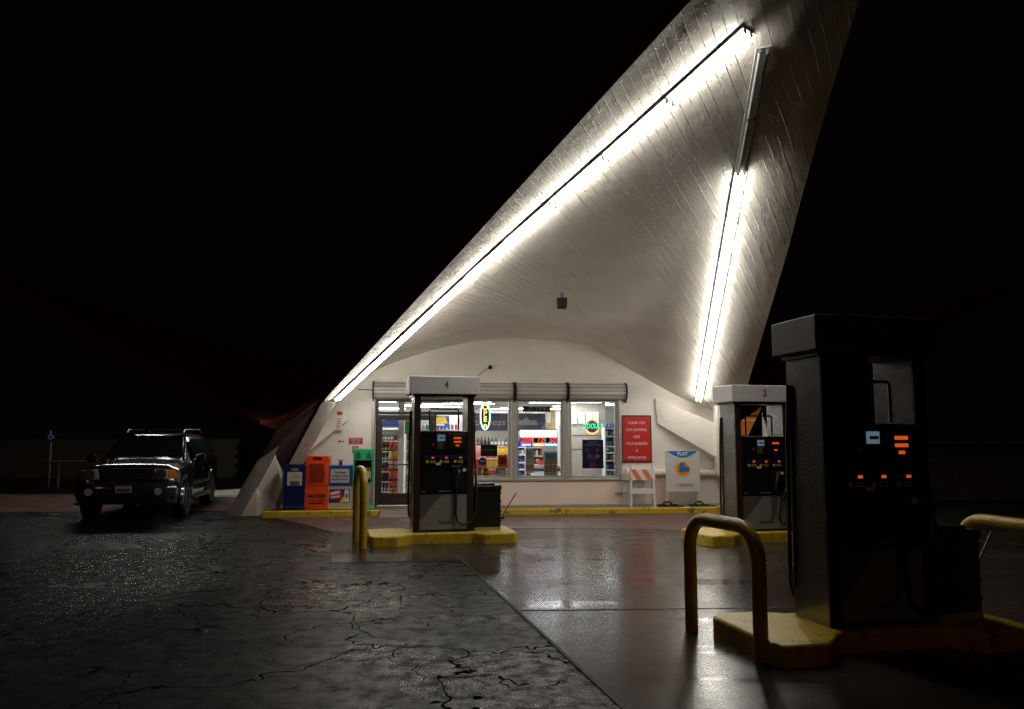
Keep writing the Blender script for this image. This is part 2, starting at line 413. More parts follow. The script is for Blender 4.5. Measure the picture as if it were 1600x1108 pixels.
def asphalt_mat():
    m, nt, b = new_mat('asphalt'); L = nt.links
    tc = nd(nt, 'ShaderNodeTexCoord'); ob = tc.outputs['Object']
    big = noise(nt, ob, .30, 6, .62); mid = noise(nt, ob, 1.4, 6, .62); fine = noise(nt, ob, 58, 3, .75); grit = noise(nt, ob, 105, 2, .7); med = noise(nt, ob, 7, 4, .6)
    wv = noise(nt, ob, .8, 4, .55)
    va = nd(nt, 'ShaderNodeVectorMath', operation='MULTIPLY_ADD'); L.new(wv.outputs['Color'], va.inputs[0]); va.inputs[1].default_value = (1.7, 1.7, 1.7); L.new(ob, va.inputs[2])
    def cracks(scale, w):
        v = nd(nt, 'ShaderNodeTexVoronoi', feature='DISTANCE_TO_EDGE'); v.inputs['Scale'].default_value = scale
        L.new(va.outputs[0], v.inputs['Vector']); return rng(nt, v.outputs['Distance'], w * .35, w, 1, 0)
    c1 = cracks(.40, .006)
    c2 = math_n(nt, 'MULTIPLY', cracks(.85, .010), rng(nt, wv.outputs['Fac'], .45, .53))
    cr = math_n(nt, 'MAXIMUM', c1, c2)
    cr = math_n(nt, 'MULTIPLY', cr, rng(nt, mid.outputs['Fac'], .22, .36))
    seal = math_n(nt, 'MULTIPLY', cracks(.36, .05), rng(nt, big.outputs['Fac'], .52, .40))
    col = mixc(nt, rng(nt, mid.outputs['Fac'], .32, .66), (.002, .0022, .0026), (.006, .006, .0065))
    col = mixc(nt, rng(nt, fine.outputs['Fac'], .52, .62), col, (.009, .009, .0095))
    col = mixc(nt, rng(nt, grit.outputs['Fac'], .60, .66), col, (.05, .05, .05))
    col = mixc(nt, cr, col, (.002, .002, .002))
    L.new(col, b.inputs['Base Color'])
    ro = rng(nt, big.outputs['Fac'], .36, .58, .42, .20)
    pud = rng(nt, mid.outputs['Fac'], .665, .70)
    ro2 = nd(nt, 'ShaderNodeMix', data_type='FLOAT'); L.new(pud, ro2.inputs[0]); L.new(ro, ro2.inputs[2]); ro2.inputs[3].default_value = .09
    ro3 = nd(nt, 'ShaderNodeMix', data_type='FLOAT'); L.new(cr, ro3.inputs[0]); L.new(ro2.outputs[0], ro3.inputs[2]); ro3.inputs[3].default_value = .8
    L.new(ro3.outputs[0], b.inputs['Roughness'])
    L.new(math_n(nt, 'MULTIPLY', rng(nt, cr, 0, 1, 1, 0), rng(nt, med.outputs['Fac'], .36, .60, .03, .16)), b.inputs['Specular IOR Level'])
    h = math_n(nt, 'ADD', math_n(nt, 'MULTIPLY', fine.outputs['Fac'], 1.0), math_n(nt, 'MULTIPLY', grit.outputs['Fac'], .45))
    h = math_n(nt, 'MULTIPLY', h, rng(nt, pud, 0, 1, 1, .15))
    n1 = bump(nt, mid.outputs['Fac'], .55, .05)
    n1 = bump(nt, med.outputs['Fac'], .55, .02, n1)
    L.new(bump(nt, h, 1.0, .016, n1), b.inputs['Normal'])
    g2 = noise(nt, ob, 40, 2, .6)
    wetm = math_n(nt, 'MULTIPLY', rng(nt, big.outputs['Fac'], .36, .56, .12, 1), rng(nt, med.outputs['Fac'], .40, .62, .15, 1))
    wetm = math_n(nt, 'MULTIPLY', wetm, rng(nt, cr, 0, 1, 1, 0))
    L.new(math_n(nt, 'MULTIPLY', wetm, .6), b.inputs['Coat Weight']); b.inputs['Coat Roughness'].default_value = .11
    n2 = bump(nt, mid.outputs['Fac'], .5, .05)
    L.new(bump(nt, g2.outputs['Fac'], .8, .012, n2), b.inputs['Coat Normal'])
    M['asphalt'] = m
asphalt_mat()

def concrete_mat(name, ca, cb, r0, r1):
    m, nt, b = new_mat(name); L = nt.links
    tc = nd(nt, 'ShaderNodeTexCoord'); ob = tc.outputs['Object']
    big = noise(nt, ob, .45, 6, .62); mid = noise(nt, ob, 2.2, 6, .65); fine = noise(nt, ob, 40, 4, .7)
    mp = nd(nt, 'ShaderNodeMapping'); mp.inputs['Scale'].default_value = (.35, 1.6, 1); mp.inputs['Rotation'].default_value = (0, 0, R(4)); L.new(ob, mp.inputs['Vector'])
    streak = noise(nt, mp.outputs[0], 1.0, 6, .6)
    col = mixc(nt, rng(nt, streak.outputs['Fac'], .35, .66), ca, cb)
    col = mixc(nt, rng(nt, mid.outputs['Fac'], .6, .75), col, tuple(x * .55 for x in ca))
    col = mixc(nt, rng(nt, fine.outputs['Fac'], .62, .75), col, tuple(x * 1.25 for x in cb))
    L.new(col, b.inputs['Base Color'])
    rr = math_n(nt, 'SUBTRACT', rng(nt, big.outputs['Fac'], .36, .60, r1, r0 + .07), rng(nt, streak.outputs['Fac'], .55, .62, 0, .10))
    L.new(rr, b.inputs['Roughness']); b.inputs['Specular IOR Level'].default_value = .15
    n1 = bump(nt, mid.outputs['Fac'], .14, .02)
    L.new(bump(nt, fine.outputs['Fac'], .05, .005, n1), b.inputs['Normal'])
    M[name] = m
concrete_mat('concrete', (.030, .022, .017), (.060, .045, .035), .12, .30)
concrete_mat('red_apron', (.085, .046, .040), (.12, .066, .058), .25, .5)
concrete_mat('pavement', (.17, .145, .12), (.23, .20, .165), .35, .6)

# ------------------------------------------------------------------ ground
GR = MB(); 
GR.add([(-150, -30, 0), (150, -30, 0), (150, 220, 0), (-150, 220, 0)], [(0, 1, 2, 3)])
tag(GR.build('asphalt_ground', M['asphalt']), kind='structure')
# concrete forecourt, its edge following the saw cut in front of the camera
a_ = G(975, 1108); b_ = G(722, 876); c_ = G(515, 880); d_ = G(523, 830)
ed = (a_ - b_).normalized()
s_ = b_ + ed * 14
fc = [(s_.x, s_.y), (b_.x, b_.y), (c_.x, c_.y), (d_.x, d_.y), (-3.6, 16.0), (-3.7, 19.3), (16, 21), (24, 12), (24, -6)]
tag(MB().xy([(x, y) for x, y in fc], -.05, .004).build('concrete_forecourt', M['concrete']), kind='structure')
# narrow dark saw cuts in the slab, sunk joints
jt = MB()
def joint(p, q, w=.022):
    p, q = Vector((p[0], p[1], 0)), Vector((q[0], q[1], 0)); n = (q - p).normalized(); s = Vector((-n.y, n.x, 0)) * w / 2
    jt.slab([p - s, q - s, q + s, p + s], (0, 0, .0075))
jl = G(805, 955); jr = G(1260, 950)
dj = (jr - jl).normalized()
joint(jl, jl + dj * 16)
joint(s_, b_, .03); joint(b_, c_, .03); joint(c_, d_, .03)
tag(jt.build('slab_joints', mat('joint_dark', (.012, .011, .01), .7)), kind='structure')
# red-brown apron along the building
def Fp(lx, ly): p = F2W((lx, ly, 0)); return (p.x, p.y)
ap = [tuple(G(*q)[:2]) for q in ((428, 810), (470, 819), (519, 832), (640, 829), (830, 826), (1000, 827), (1130, 831), (1500, 826))] + [Fp(9, -1.0), Fp(-5.45, -1.0)]
tag(MB().xy(ap, -.03, .008).build('red_apron', M['red_apron']), kind='structure')
ap2 = [(-30, 18.2), (-12, 18.75), (-6.0, 19.0), (-5.2, 19.6), (-6.5, 24.5), (-30, 25)]
tag(MB().xy(ap2, -.03, .008).build('side_driveway', M['red_apron']), kind='structure')
pv = MB(); pv.xy([Fp(-5.4, -1.0), Fp(-3.05, -1.0), Fp(-1.6, -1.0), Fp(6.4, -1.0), Fp(6.4, .1), Fp(-5.4, .1)], -.02, .13)
tag(pv.build('pavement', M['pavement'], bevel=.01), kind='structure')
kb = MB(); kb.xy([Fp(-5.55, -1.16), Fp(-3.05, -1.16), Fp(-3.02, -1.003), Fp(-5.55, -1.003)], -.02, .138)
kb.xy([Fp(-1.7, -1.13), Fp(1.1, -1.13), Fp(1.1, -1.003), Fp(-1.7, -1.003)], -.02, .137)
kb.xy([Fp(1.115, -1.13), Fp(3.0, -1.135), Fp(3.0, -1.003), Fp(1.115, -1.003)], -.02, .135)
kb.xy([Fp(3.012, -1.13), Fp(6.4, -1.13), Fp(6.4, -1.003), Fp(3.012, -1.003)], -.02, .137)
tag(kb.build('yellow_kerb', M['yellow_kerb'], bevel=.02), kind='structure')
rp = MB(); rp.slab([F2W((-3.02, -1.45, .012)), F2W((-1.71, -1.45, .012)), F2W((-1.71, -1.003, .128)), F2W((-3.02, -1.003, .128))], (0, 0, -.05))
tag(rp.build('pavement_ramp', M['pavement']), kind='structure')
wk = MB(); k0 = G(303, 781); k1 = G(375, 770)
wk.xy([(k0.x - 1.2, k0.y + .2), (k0.x + 1.6, k0.y), (k0.x + 3.0, k0.y + 3), (k0.x + .6, k0.y + 3.2)], -.02, .13)
wk.xy([(k0.x + .3, k0.y - .9), (k0.x + 3.6, k0.y - 1.15), (k0.x + 3.6, k0.y - .9), (k0.x + .3, k0.y - .65)], -.02, .16)
tag(wk.build('side_pavement', M['kerb_grey'], bevel=.015), kind='structure')

# ------------------------------------------------------------------ shell roof
PT = [(0, 0), (.06, .17), (.107, .42), (.163, .63), (.307, .89), (.46, 1.0), (.652, .88), (.759, .53), (.851, .25), (.94, .05), (1, 0)]
RT = [(-.4, 2.0), (-.065, 1.87), (.13, 1.05), (.30, .52), (.46, .19), (.62, .0), (.79, -.06), (1, 0)]
def herm(T, x):
    n = len(T)
    for i in range(n - 1):
        if x <= T[i + 1][0] or i == n - 2: break
    def sl(k):
        if k == 0: return (T[1][1] - T[0][1]) / (T[1][0] - T[0][0])
        if k == n - 1: return (T[-1][1] - T[-2][1]) / (T[-1][0] - T[-2][0])
        return (T[k + 1][1] - T[k - 1][1]) / (T[k + 1][0] - T[k - 1][0])
    x0, y0 = T[i]; x1, y1 = T[i + 1]; h = x1 - x0; t = max(0, min(1, (x - x0) / h))
    return (2 * t**3 - 3 * t**2 + 1) * y0 + (t**3 - 2 * t**2 + t) * h * sl(i) + (-2 * t**3 + 3 * t**2) * y1 + (t**3 - t**2) * h * sl(i + 1)
class Lobe:
    def __init__(s, L, Rr, T, flip=False): s.L, s.R, s.T, s.flip = Vector(L), Vector(Rr), Vector(T), flip
    def at(s, u, t):
        p = s.L + (s.T - s.L) * t + (s.R - s.L) * (u * (1 - t))
        p.z += herm(RT, t) * herm(PT, 1 - u if s.flip else u)
        k = max(0.0, min(1.0, (t - .48) / .25)); p.z += .13 * k * max(0.0, (u - .60) / .40) ** 2 * (1 - t) / .25 if t < .75 else .13 * max(0.0, (u - .60) / .40) ** 2 * (1 - t) / .25
        return p
    def st(s, x, y):
        a, b = s.T - s.L, s.R - s.L; det = a.x * b.y - a.y * b.x
        dx, dy = x - s.L.x, y - s.L.y
        t = (dx * b.y - dy * b.x) / det; q = (a.x * dy - a.y * dx) / det
        return q / (1 - t), t
    def z(s, x, y): return s.at(*s.st(x, y)).z
    def normal(s, u, t):
        e = .004
        n = (s.at(u + e, t) - s.at(u - e, t)).cross(s.at(u, t + e) - s.at(u, t - e)).normalized()
        return n if n.z < 0 else -n
TH = .24
def build_lobe(lobe, parent, t0, label):
    NT, NU = 60, 44
    ts = [t0 + (.985 - t0) * i / NT for i in range(NT + 1)]
    under = [[W2F(lobe.at(.5 + (k / NU - .5) * (1 + min(0, t) * 1.5), t)) for k in range(NU + 1)] for t in ts]
    top = [[p + Vector((0, 0, TH)) for p in r] for r in under]
    b = MB(); b.grid(under)
    o = b.build('roof', M['shell_white'], parent, smooth=True, recalc=False)
    o['label'] = label
    f = MB(); f.grid([[p + Vector((0, 0, .0)) for p in r] for r in top])
    for k in (0, NU):
        f.grid([[under[i][k] for i in range(NT + 1)], [top[i][k] for i in range(NT + 1)]])
    f.grid([under[-1], top[-1]]); f.grid([under[0], top[0]])
    f.build('fascia', M['red_fascia'], o, smooth=True, recalc=True)
    return o
B = thing('gas_station', 'white petrol station shop under a soaring pointed white concrete shell roof, glazed front lit', 'shop building', (0, FY, 0), FROT)
front = Lobe((-4.2, 17.81, 2.52), (5.47, 19.02, 2.53), D(1476, -432, 6))
left = Lobe((-1.2, 28.8, 2.2), (-5.18, 17.6, 1.66), (-17.5, 25.4, 7.0))
right = Lobe((6.1, 19.2, 1.9), (1.2, 29.2, 2.2), (18.5, 29.0, 7.2))
rf_front = build_lobe(front, B, -.16, 'pointed white canopy with raised board marks sweeping up over the pumps')
build_lobe(left, B, .035, 'dark red edged canopy rising away behind the dark car')
build_lobe(right, B, .035, 'unlit canopy rising away behind the pumps')

# facade with its openings (facade frame)
OPEN = [(-3.22, -1.12, .13, 2.62), (-.97, -.03, .76, 2.62), (.11, 1.24, .76, 2.62), (1.39, 2.57, .75, 2.62)]
def topz(lx, ly=0.0):
    p = F2W((lx, ly, 0)); u, t = front.st(p.x, p.y)
    u = min(max(u, 0.0), 1.0); return front.at(u, t).z + .06
xs = sorted(set([round(-4.75 + .15 * i, 3) for i in range(70)] + [v for o in OPEN for v in o[:2]]))
wl = MB()
for x0, x1 in zip(xs, xs[1:]):
    xm = (x0 + x1) / 2; op = [o for o in OPEN if o[0] < xm < o[1]]
    zs = [(.0, None)]
    if op: zs = [(0, op[0][2]), (op[0][3], None)]
    for z0, z1 in zs:
        za, zb = (topz(x0), topz(x1)) if z1 is None else (z1, z1)
        if z1 is not None and z1 - z0 < .14: continue
        q = [(x0, z0), (x1, z0), (x1, max(zb, z0 + .02)), (x0, max(za, z0 + .02))]
        for y in (0, .2): wl.poly([(x, y, z) for x, z in q])
for o in OPEN:
    wl.poly([(o[0], 0, o[2]), (o[0], .2, o[2]), (o[0], .2, o[3]), (o[0], 0, o[3])])
    wl.poly([(o[1], 0, o[2]), (o[1], .2, o[2]), (o[1], .2, o[3]), (o[1], 0, o[3])])
    wl.poly([(o[0], 0, o[3]), (o[1], 0, o[3]), (o[1], .2, o[3]), (o[0], .2, o[3])])
    wl.poly([(o[0], 0, o[2]), (o[1], 0, o[2]), (o[1], .2, o[2]), (o[0], .2, o[2])])
wl.build('wall', M['wall_white'], B, recalc=False)
pt = MB()                                         # repainted patches low on the wall, a skim proud of it
pt.box(-1.05, 2.62, -.004, -.001, .13, .70, 0)
pt.box(2.95, 3.98, -.0043, -.001, .13, .80, 0)
pt.build('painted_dado', M['wall_pink'], B)
for pa, pb in (((-4.75, .1), (-3.2, 9.4)), ((5.7, .1), (3.6, 9.6))):
    n = 14; sw = MB()
    for i in range(n):
        a = Vector((*pa, 0)).lerp(Vector((*pb, 0)), i / n); c = Vector((*pa, 0)).lerp(Vector((*pb, 0)), (i + 1) / n)
        sw.poly([(a.x, a.y, 0), (c.x, c.y, 0), (c.x, c.y, 1.95), (a.x, a.y, 1.95)])
    sw.build('side_wall', M['wall_white'], B, recalc=False)
# slanting haunches of the shell against the front wall
def hz(pts, ly): return [FL(x, y, ly) for x, y in pts]
h = MB()
h.slab([(p.x, -.42 if i > 1 else -.06, p.z) for i, p in enumerate(hz([(1028, 622), (1032, 662), (1119, 716), (1121, 664)], -.3))], (0, .5, 0))
h.build('haunch', M['wall_white'], B, bevel=.012)
h = MB()
h.slab([(p.x, -.34 if i > 1 else -.05, p.z) for i, p in enumerate(hz([(544, 622), (543.5, 656), (470, 715), (478, 655)], -.2))], (0, .3, 0))
h.build('haunch', M['wall_white'], B, bevel=.012)
for pa, pb, o0, o1, zz in (((543.5, 640), (543.5, 612), -.015, .02, -.3), ((1030, 664), (1030, 632), -.07, -.04, -.02)):
    e0, e1 = FL(*pa), FL(*pb); MB().box(e0.x + o0, e0.x + o1, -.012, -.002, e0.z + zz, e1.z + (.1 if o0 < -.05 else 0)).build('wall_seam', M['wall_white'], B)

# legs of the shell, left
def WL(pts): return [W2F(p) for p in pts]
lg = MB()
lg.slab(WL([D(352, 809, 17.55), D(376, 809, 17.55), D(436, 697, 17.4), D(404, 719, 17.4)]), Vector((-.05, .16, 0)))
lg.build('leg', M['leg_paint'], B, bevel=.02)
lg = MB()
lg.slab(WL([D(408, 806, 18.1), D(430, 806, 18.1), D(525, 629, 17.95), D(503, 627, 17.95)]), Vector((-.02, .22, 0)))
lg.build('leg', M['leg_paint'], B, bevel=.02)
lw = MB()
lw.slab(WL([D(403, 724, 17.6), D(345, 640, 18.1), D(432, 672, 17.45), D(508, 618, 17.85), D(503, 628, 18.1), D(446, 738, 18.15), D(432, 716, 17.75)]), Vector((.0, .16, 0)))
lw.build('leg_web', mat('web_shade', (.02, .008, .007), .6, vary=.2), B)  # shade between the ribs painted in, a darkened copy of the fascia red
pw = MB()
pw.poly(WL([D(376, 807, 17.62), D(401, 806, 17.66), D(401, 764, 17.66)]), 0)
pw.poly(WL([D(401, 806, 17.66), D(449, 800, 18.35), D(447, 722, 18.3), D(430, 711, 17.7), D(401, 764, 17.66)]), 1)
pw.build('wall', [M['wall_pink'], M['wall_white']], B, recalc=False)
# right leg, mostly hidden behind the pump
rl = MB()
rl.slab(WL([D(1120, 634, 19.0), D(1150, 630, 19.0), D(1176, 606, 18.9), D(1190, 640, 18.9), D(1222, 742, 18.9), D(1215, 801, 18.9), D(1185, 801, 18.9), D(1122, 741, 19.0)]), Vector((.05, .4, 0)))
rl.build('leg', M['wall_white'], B, bevel=.02)

# roller shutters over the openings
def shutter(x0, x1, lab):
    s = MB(); prof = []
    for k in range(13):
        a = math.pi * (-.5 + k / 12)
        prof.append((-.19 * math.cos(a) * (.94 + .06 * (k % 2)) - .02, 2.82 + .205 * math.sin(a)))
    pts = [(-.004, 2.61)] + [p for p in prof] + [(-.004, 3.03)]
    s.slab([(x0 + .03, y, z) for y, z in pts], (x1 - x0 - .06, 0, 0))
    o = s.build('shutter_box', M['shutter'], B)
    for xa in (x0, x1 - .028):
        e = MB()
        e.lathe([(.225, 0), (.225, .028)], (xa, -.03, 2.82), 20, (1, 0, 0))
        e.box(xa, xa + .028, -.10, -.005, 2.56, 2.66)
        e.build('end_plate', M['dark_bronze'], o)
    g = MB()
    for k in range(1, 6): 
        a = math.pi * (-.5 + k / 6); g.box(x0 + .03, x1 - .03, -.19 * math.cos(a) - .026, -.19 * math.cos(a) - .012, 2.82 + .2 * math.sin(a) - .006, 2.82 + .2 * math.sin(a) + .006)
    g.build('slat_line', M['socket'], o)
shutter(-3.30, -1.10, ''); shutter(-1.04, .04, ''); shutter(.06, 1.32, ''); shutter(1.34, 2.78, '')
# window frames, posts and panes
def window(x0, x1, z0, z1, name='window'):
    w = MB(); t = .055
    w.box(x0, x0 + t, .03, .13, z0, z1); w.box(x1 - t, x1, .03, .13, z0, z1)
    w.box(x0 + t, x1 - t, .03, .13, z0, z0 + t); w.box(x0 + t, x1 - t, .03, .13, z1 - t, z1)
    o = w.build(name, M['alu'], B, bevel=.006)
    p = MB(); p.box(x0 + t, x1 - t, .075, .081, z0 + t, z1 - t); p.build('pane', M['glass'], o)
    return o
for o in OPEN[1:]: window(*o)
for x0, x1, zb in ((-1.10, -.99, .752), (-.01, .09, .752), (1.26, 1.37, .752), (2.585, 2.66, .72), (-3.31, -3.235, .13)):
    MB().box(x0, x1, -.07, -.002, zb, 2.62).build('shutter_track', M['alu'], B, bevel=.012)
sl = MB(); sl.box(-1.06, 2.64, -.05, -.002, .695, .75); sl.build('sill', M['alu'], B, bevel=.01)
# entrance: transom over a pair of dark framed doors
fr = MB()
fr.box(-3.22, -3.16, .03, .14, .13, 2.62); fr.box(-1.18, -1.12, .03, .14, .13, 2.62); fr.box(-3.16, -1.18, .03, .14, 2.56, 2.62); fr.box(-3.16, -1.18, .03, .14, 2.26, 2.33)
fr.box(-1.86, -1.80, .03, .14, .13, 2.26)
fo = fr.build('door_frame', M['dark_bronze'], B, bevel=.006)
MB().box(-3.16, -1.18, .08, .086, 2.33, 2.56).build('pane', M['glass'], fo)
MB().box(-1.80, -1.18, .08, .086, .13, 2.26).build('pane', M['glass'], fo)
def door(x0, x1, hx):
    d = MB(); t = .09
    d.box(x0, x0 + t, .05, .10, .15, 2.25); d.box(x1 - t, x1, .05, .10, .15, 2.25); d.box(x0 + t, x1 - t, .05, .10, .15, .42); d.box(x0 + t, x1 - t, .05, .10, 2.13, 2.25)
    o = d.build('door', M['dark_bronze'], B, bevel=.006)
    MB().box(x0 + t, x1 - t, .072, .078, .42, 2.13).build('pane', M['glass'], o)
    MB().box(x0 + t - .02, x1 - t + .02, .018, .044, 1.07, 1.10).build('handle', M['dark_bronze'], o, bevel=.005)
door(-3.155, -2.30, -2.4); door(-2.295, -1.865, -2.2)

# shop interior shell
it = MB()
it.box(-4.3, 4.4, 6.5, 6.6, .13, 2.72); it.box(-4.4, -4.3, .25, 6.6, .13, 2.72); it.box(4.4, 4.5, .25, 6.6, .13, 2.72)
it.build('interior_wall', M['shop_white'], B)
MB().box(-4.3, 4.4, .21, 6.5, .10, .131).build('interior_floor', M['shop_floor'], B)
MB().box(-4.3, 4.4, .21, 6.5, 2.66, 2.72).build('interior_ceiling', M['shop_white'], B)

# ------------------------------------------------------------------ fluorescent fixtures on the shell
def make_fixture(length):
    t = thing('fluorescent_light', 'x', 'strip light')
    h = length / 2
    MB().xz([(-h, 0), (h, 0), (h, -.024), (-h, -.024)], -.08, .08).build('housing', M['fixture'], t)
    for y in (-.042, .042): MB().tube([(-h + .025, y, -.056), (h - .025, y, -.056)], .019, 8).build('tube', M['tube'], t, smooth=True)
    for x in (-1, 1):
        for y in (-.042, .042): MB().box(x * (h - .012) - .010, x * (h - .012) + .010, y - .016, y + .016, -.076, -.0245).build('socket', M['socket'], t, bevel=.004)
    for x in (-.42, .42): MB().box(x - .02, x + .02, -.02, .02, .001, .05).build('stem', M['fixture'], t)
    return t
proto = make_fixture(1.205)
used = [False]
def put_fixture(lobe, P, Q, lit, label, group):
    def surf(p):
        u, t = lobe.st(p.x, p.y); return lobe.at(u, t), lobe.normal(u, t)
    a, na = surf(P); b, nb = surf(Q)
    x = (b - a).normalized(); n = (na + nb).normalized(); n = (n - x * n.dot(x)).normalized()
    z = -n; y = z.cross(x).normalized()
    Mx = Matrix((x, y, z)).transposed()
    if used[0]: o = dup(proto)
    else: o = proto; used[0] = True
    o.location = (a + b) / 2 + n * .014; o.rotation_euler = Mx.to_euler()
    s = (b - a).length / 1.22; o.scale = (s, 1, 1)
    o['label'] = label; o['group'] = group
    if not lit:
        for c in o.children:
            if c.name.startswith('tube'):
                c.data = DEAD if DEADSET.append(1) is None and DEAD else c.data
    return o
DEADSET = []
DEAD = MB().tube([(-.57, -.042, -.056), (.57, -.042, -.056)], .019, 8).build('tube', M['tube_dead'], None, smooth=True)
dm = DEAD.data; bpy.data.objects.remove(DEAD)
dm2 = dm.copy()
for v in dm2.vertices: v.co.y += .084
DEAD = None
A1, B1, A2, B2 = D(1170, 62, 8.5), D(525, 628, 18.0), D(1192, 60, 8.75), D(1093, 642.7, 19.2)
ORD = ['topmost', 'second from the top', 'third from the top', 'fourth from the top', 'fifth from the top', 'sixth from the top', 'seventh from the top', 'eighth from the top', 'ninth from the top', 'lowest']
for k in range(10):
    put_fixture(front, A1.lerp(B1, k / 10), A1.lerp(B1, (k + 1) / 10), True, 'lit twin tube strip, %s of the long left row' % ORD[k], 'strip lights under the front canopy')
for k in range(10):
    o = put_fixture(front, A2.lerp(B2, k / 10), A2.lerp(B2, (k + 1) / 10), True,
                    ('unlit' if k < 2 else 'lit') + ' twin tube strip, %s of the steep row on the right' % ORD[k], 'strip lights under the front canopy')
    if k < 2:
        tb = [c for c in o.children if c.name.startswith('tube')]
        for c, d in zip(tb, (dm, dm2)): c.data = d
for row, (u0, u1) in enumerate(((.955, .60), (.05, .40))):
    P, Q = left.at(u0, .04), left.at(u1, .78)
    for k in ((0, 2, 3, 4, 5, 6, 7) if row == 0 else (1, 5, 7)):
        put_fixture(left, Q.lerp(P, k / 10), Q.lerp(P, (k + 1) / 10), True, 'lit strip glimpsed under the far left canopy edge above the dark car', 'strip lights under the left canopy')

# ------------------------------------------------------------------ petrol pumps
PROT = R(13.0)
def make_pump(number, label, loc, sz=1.0, chevron=0):
    t = thing('fuel_pump', label, 'fuel pump', loc, PROT); t.scale = (1, 1, sz)
    for x0, x1 in ((0, .105), (.895, 1.0)):
        c = MB(); c.box(x0, x1, .0, .50, .0, 2.26, 0).box(x0 - .002, x1 + .002, -.022, .0, .0, 2.26, 1)
        c.build('column', [M['brushed_steel'], M['pump_brown']], t, bevel=.006)
    cp = MB().box(-.09, 1.09, -.10, .58, 2.262, 2.56).build('cap', M['cap_white' if chevron != 2 else 'cap_shaded'], t, bevel=.012)
    text('number', number, .17, M['black_ink'], cp, (.52, -.103, 2.415))
    MB().box(-.03, 1.03, -.03, .52, 2.225, 2.26).build('cap_base', M['black_plastic'], t)
    fm = MB()
    pts = [(.27, 1.67), (.27, 2.0), (.29, 2.02), (.74, 2.02), (.76, 2.0), (.76, 1.67)]
    fm.tube([(x, .12, z) for x, z in pts], .014, 8)
    fm.build('display_frame', M['black_plastic'], t, smooth=True)
    if chevron:
        pn = MB(); cm = MB()
        if chevron == 1:
            pn.xz([(.108, 1.655), (.13, 1.67), (.24, 1.94), (.53, 2.12), (.615, 2.20), (.63, 2.22), (.108, 2.22)], .2, .205)
            pn.xz([(.108, 1.655), (.63, 1.655), (.63, 2.22), (.615, 2.20), (.615, 2.14), (.50, 1.945), (.36, 1.67), (.13, 1.67)], .2, .205)
            for p_ in ([(.13, 1.67), (.36, 1.67), (.50, 1.94), (.24, 1.94)], [(.255, 1.952), (.50, 1.952), (.615, 2.14), (.615, 2.20), (.53, 2.12)]): cm.poly([(x, .203, z) for x, z in p_])
        else:
            pn.box(.108, .62, .2, .205, 1.655, 2.22); cm.poly([(x, .198, z) for x, z in ((.12, 2.14), (.12, 2.21), (.20, 2.21))])
        pn = pn.build('topper_panel', M['pump_black'], t)
        cm.build('chevron', M['orange_film'], pn)
    hd = MB().box(.107, .893, -.035, .46, 1.085, 1.652).build('head', M['pump_black'], t, bevel=.014)
    dp = MB().box(.58, .87, -.045, -.036, 1.36, 1.60).build('price_display', M['black_plastic'], hd, bevel=.004)
    rows = ((.655, .785, 1.518, 1.55), (.655, .785, 1.456, 1.487), (.688, .750, 1.398, 1.426))
    for x0, x1, z0, z1 in (rows if chevron != 1 else (rows[0], rows[2])):
        n = 5 if x1 - x0 > .1 else 3; w = (x1 - x0) / n; ld = MB()
        for k in range(n): ld.box(x0 + k * w + .003, x0 + (k + 1) * w - .001, -.052, -.046, z0, z1)
        ld.build('readout', M['led_orange'], dp)
    sc = MB().box(.36, .53, -.044, -.036, 1.33, 1.61).build('card_reader', M['black_plastic'], hd, bevel=.004)
    MB().box(.385, .51, -.049, -.0445, 1.485, 1.588).build('screen', M['led_pale'], sc)
    MB().box(.415, .50, -.0505, -.0492, 1.522, 1.55).build('screen_text', M['pump_dark_grey'], sc)
    kp = MB()
    for i in range(4):
        for j in range(3): kp.box(.385 + j * .033, .41 + j * .033, -.049, -.0445, 1.35 + i * .03, 1.372 + i * .03)
    kp.build('keypad', M['pump_dark_grey'], sc)
    MB().box(.30, .335, -.045, -.036, 1.41, 1.445).build('button', M['red_sign'], hd)
    st = MB().box(.16, .875, -.045, -.036, 1.185, 1.255).build('grade_strip', mat('strip_blue', (.012, .016, .07), .3) if 'strip_blue' not in M else M['strip_blue'], hd)
    for x in (.31, .535, .775):
        MB().box(x - .021, x + .021, -.052, -.0455, 1.200, 1.224).build('price_readout', M['led_orange'], st)
        MB().lathe([(.026, 0), (.026, .003)], (x - .09, -.0365, 1.148), 14, (0, -1, 0)).build('octane_sticker', M['label_yellow'], hd)
        MB().box(x - .04, x + .04, -.039, -.036, 1.128, 1.168).build('octane_sticker', M['label_yellow'], hd)
        MB().box(x - .03, x + .03, -.0405, -.0392, 1.14, 1.157).build('octane_text', M['black_ink'], hd)
    MB().box(.365, .445, -.0395, -.036, 1.09, 1.13).build('notice_sticker', M['white_paper'], hd)
    dr = MB().box(.107, .893, -.02, .46, .612, 1.083).build('door', M['pump_black'], t, bevel=.008)
    bt = MB(); bt.box(.64, .80, -.034, -.021, .70, 1.07); bt.build('nozzle_boot', M['black_plastic'], dr, bevel=.004)
    sl_ = MB()
    for x0, x1 in ((.13, .19), (.42, .50), (.50, .62)): sl_.box(x0, x1, -.026, -.021, .655, .667)
    sl_.build('bright_strip', M['alu'], dr)
    MB().box(.81, .87, -.025, -.021, .98, 1.03).build('tag_sticker', M['white_paper'], dr)
    nz = MB(); nz.tube([(.70, -.06, .70), (.705, -.075, .84), (.725, -.09, .93), (.735, -.07, 1.0), (.72, -.04, 1.03)], [.022, .026, .034, .026, .018], 8)
    nz.tube([(.705, -.10, .80), (.67, -.12, .86), (.69, -.11, .92)], .007, 6)
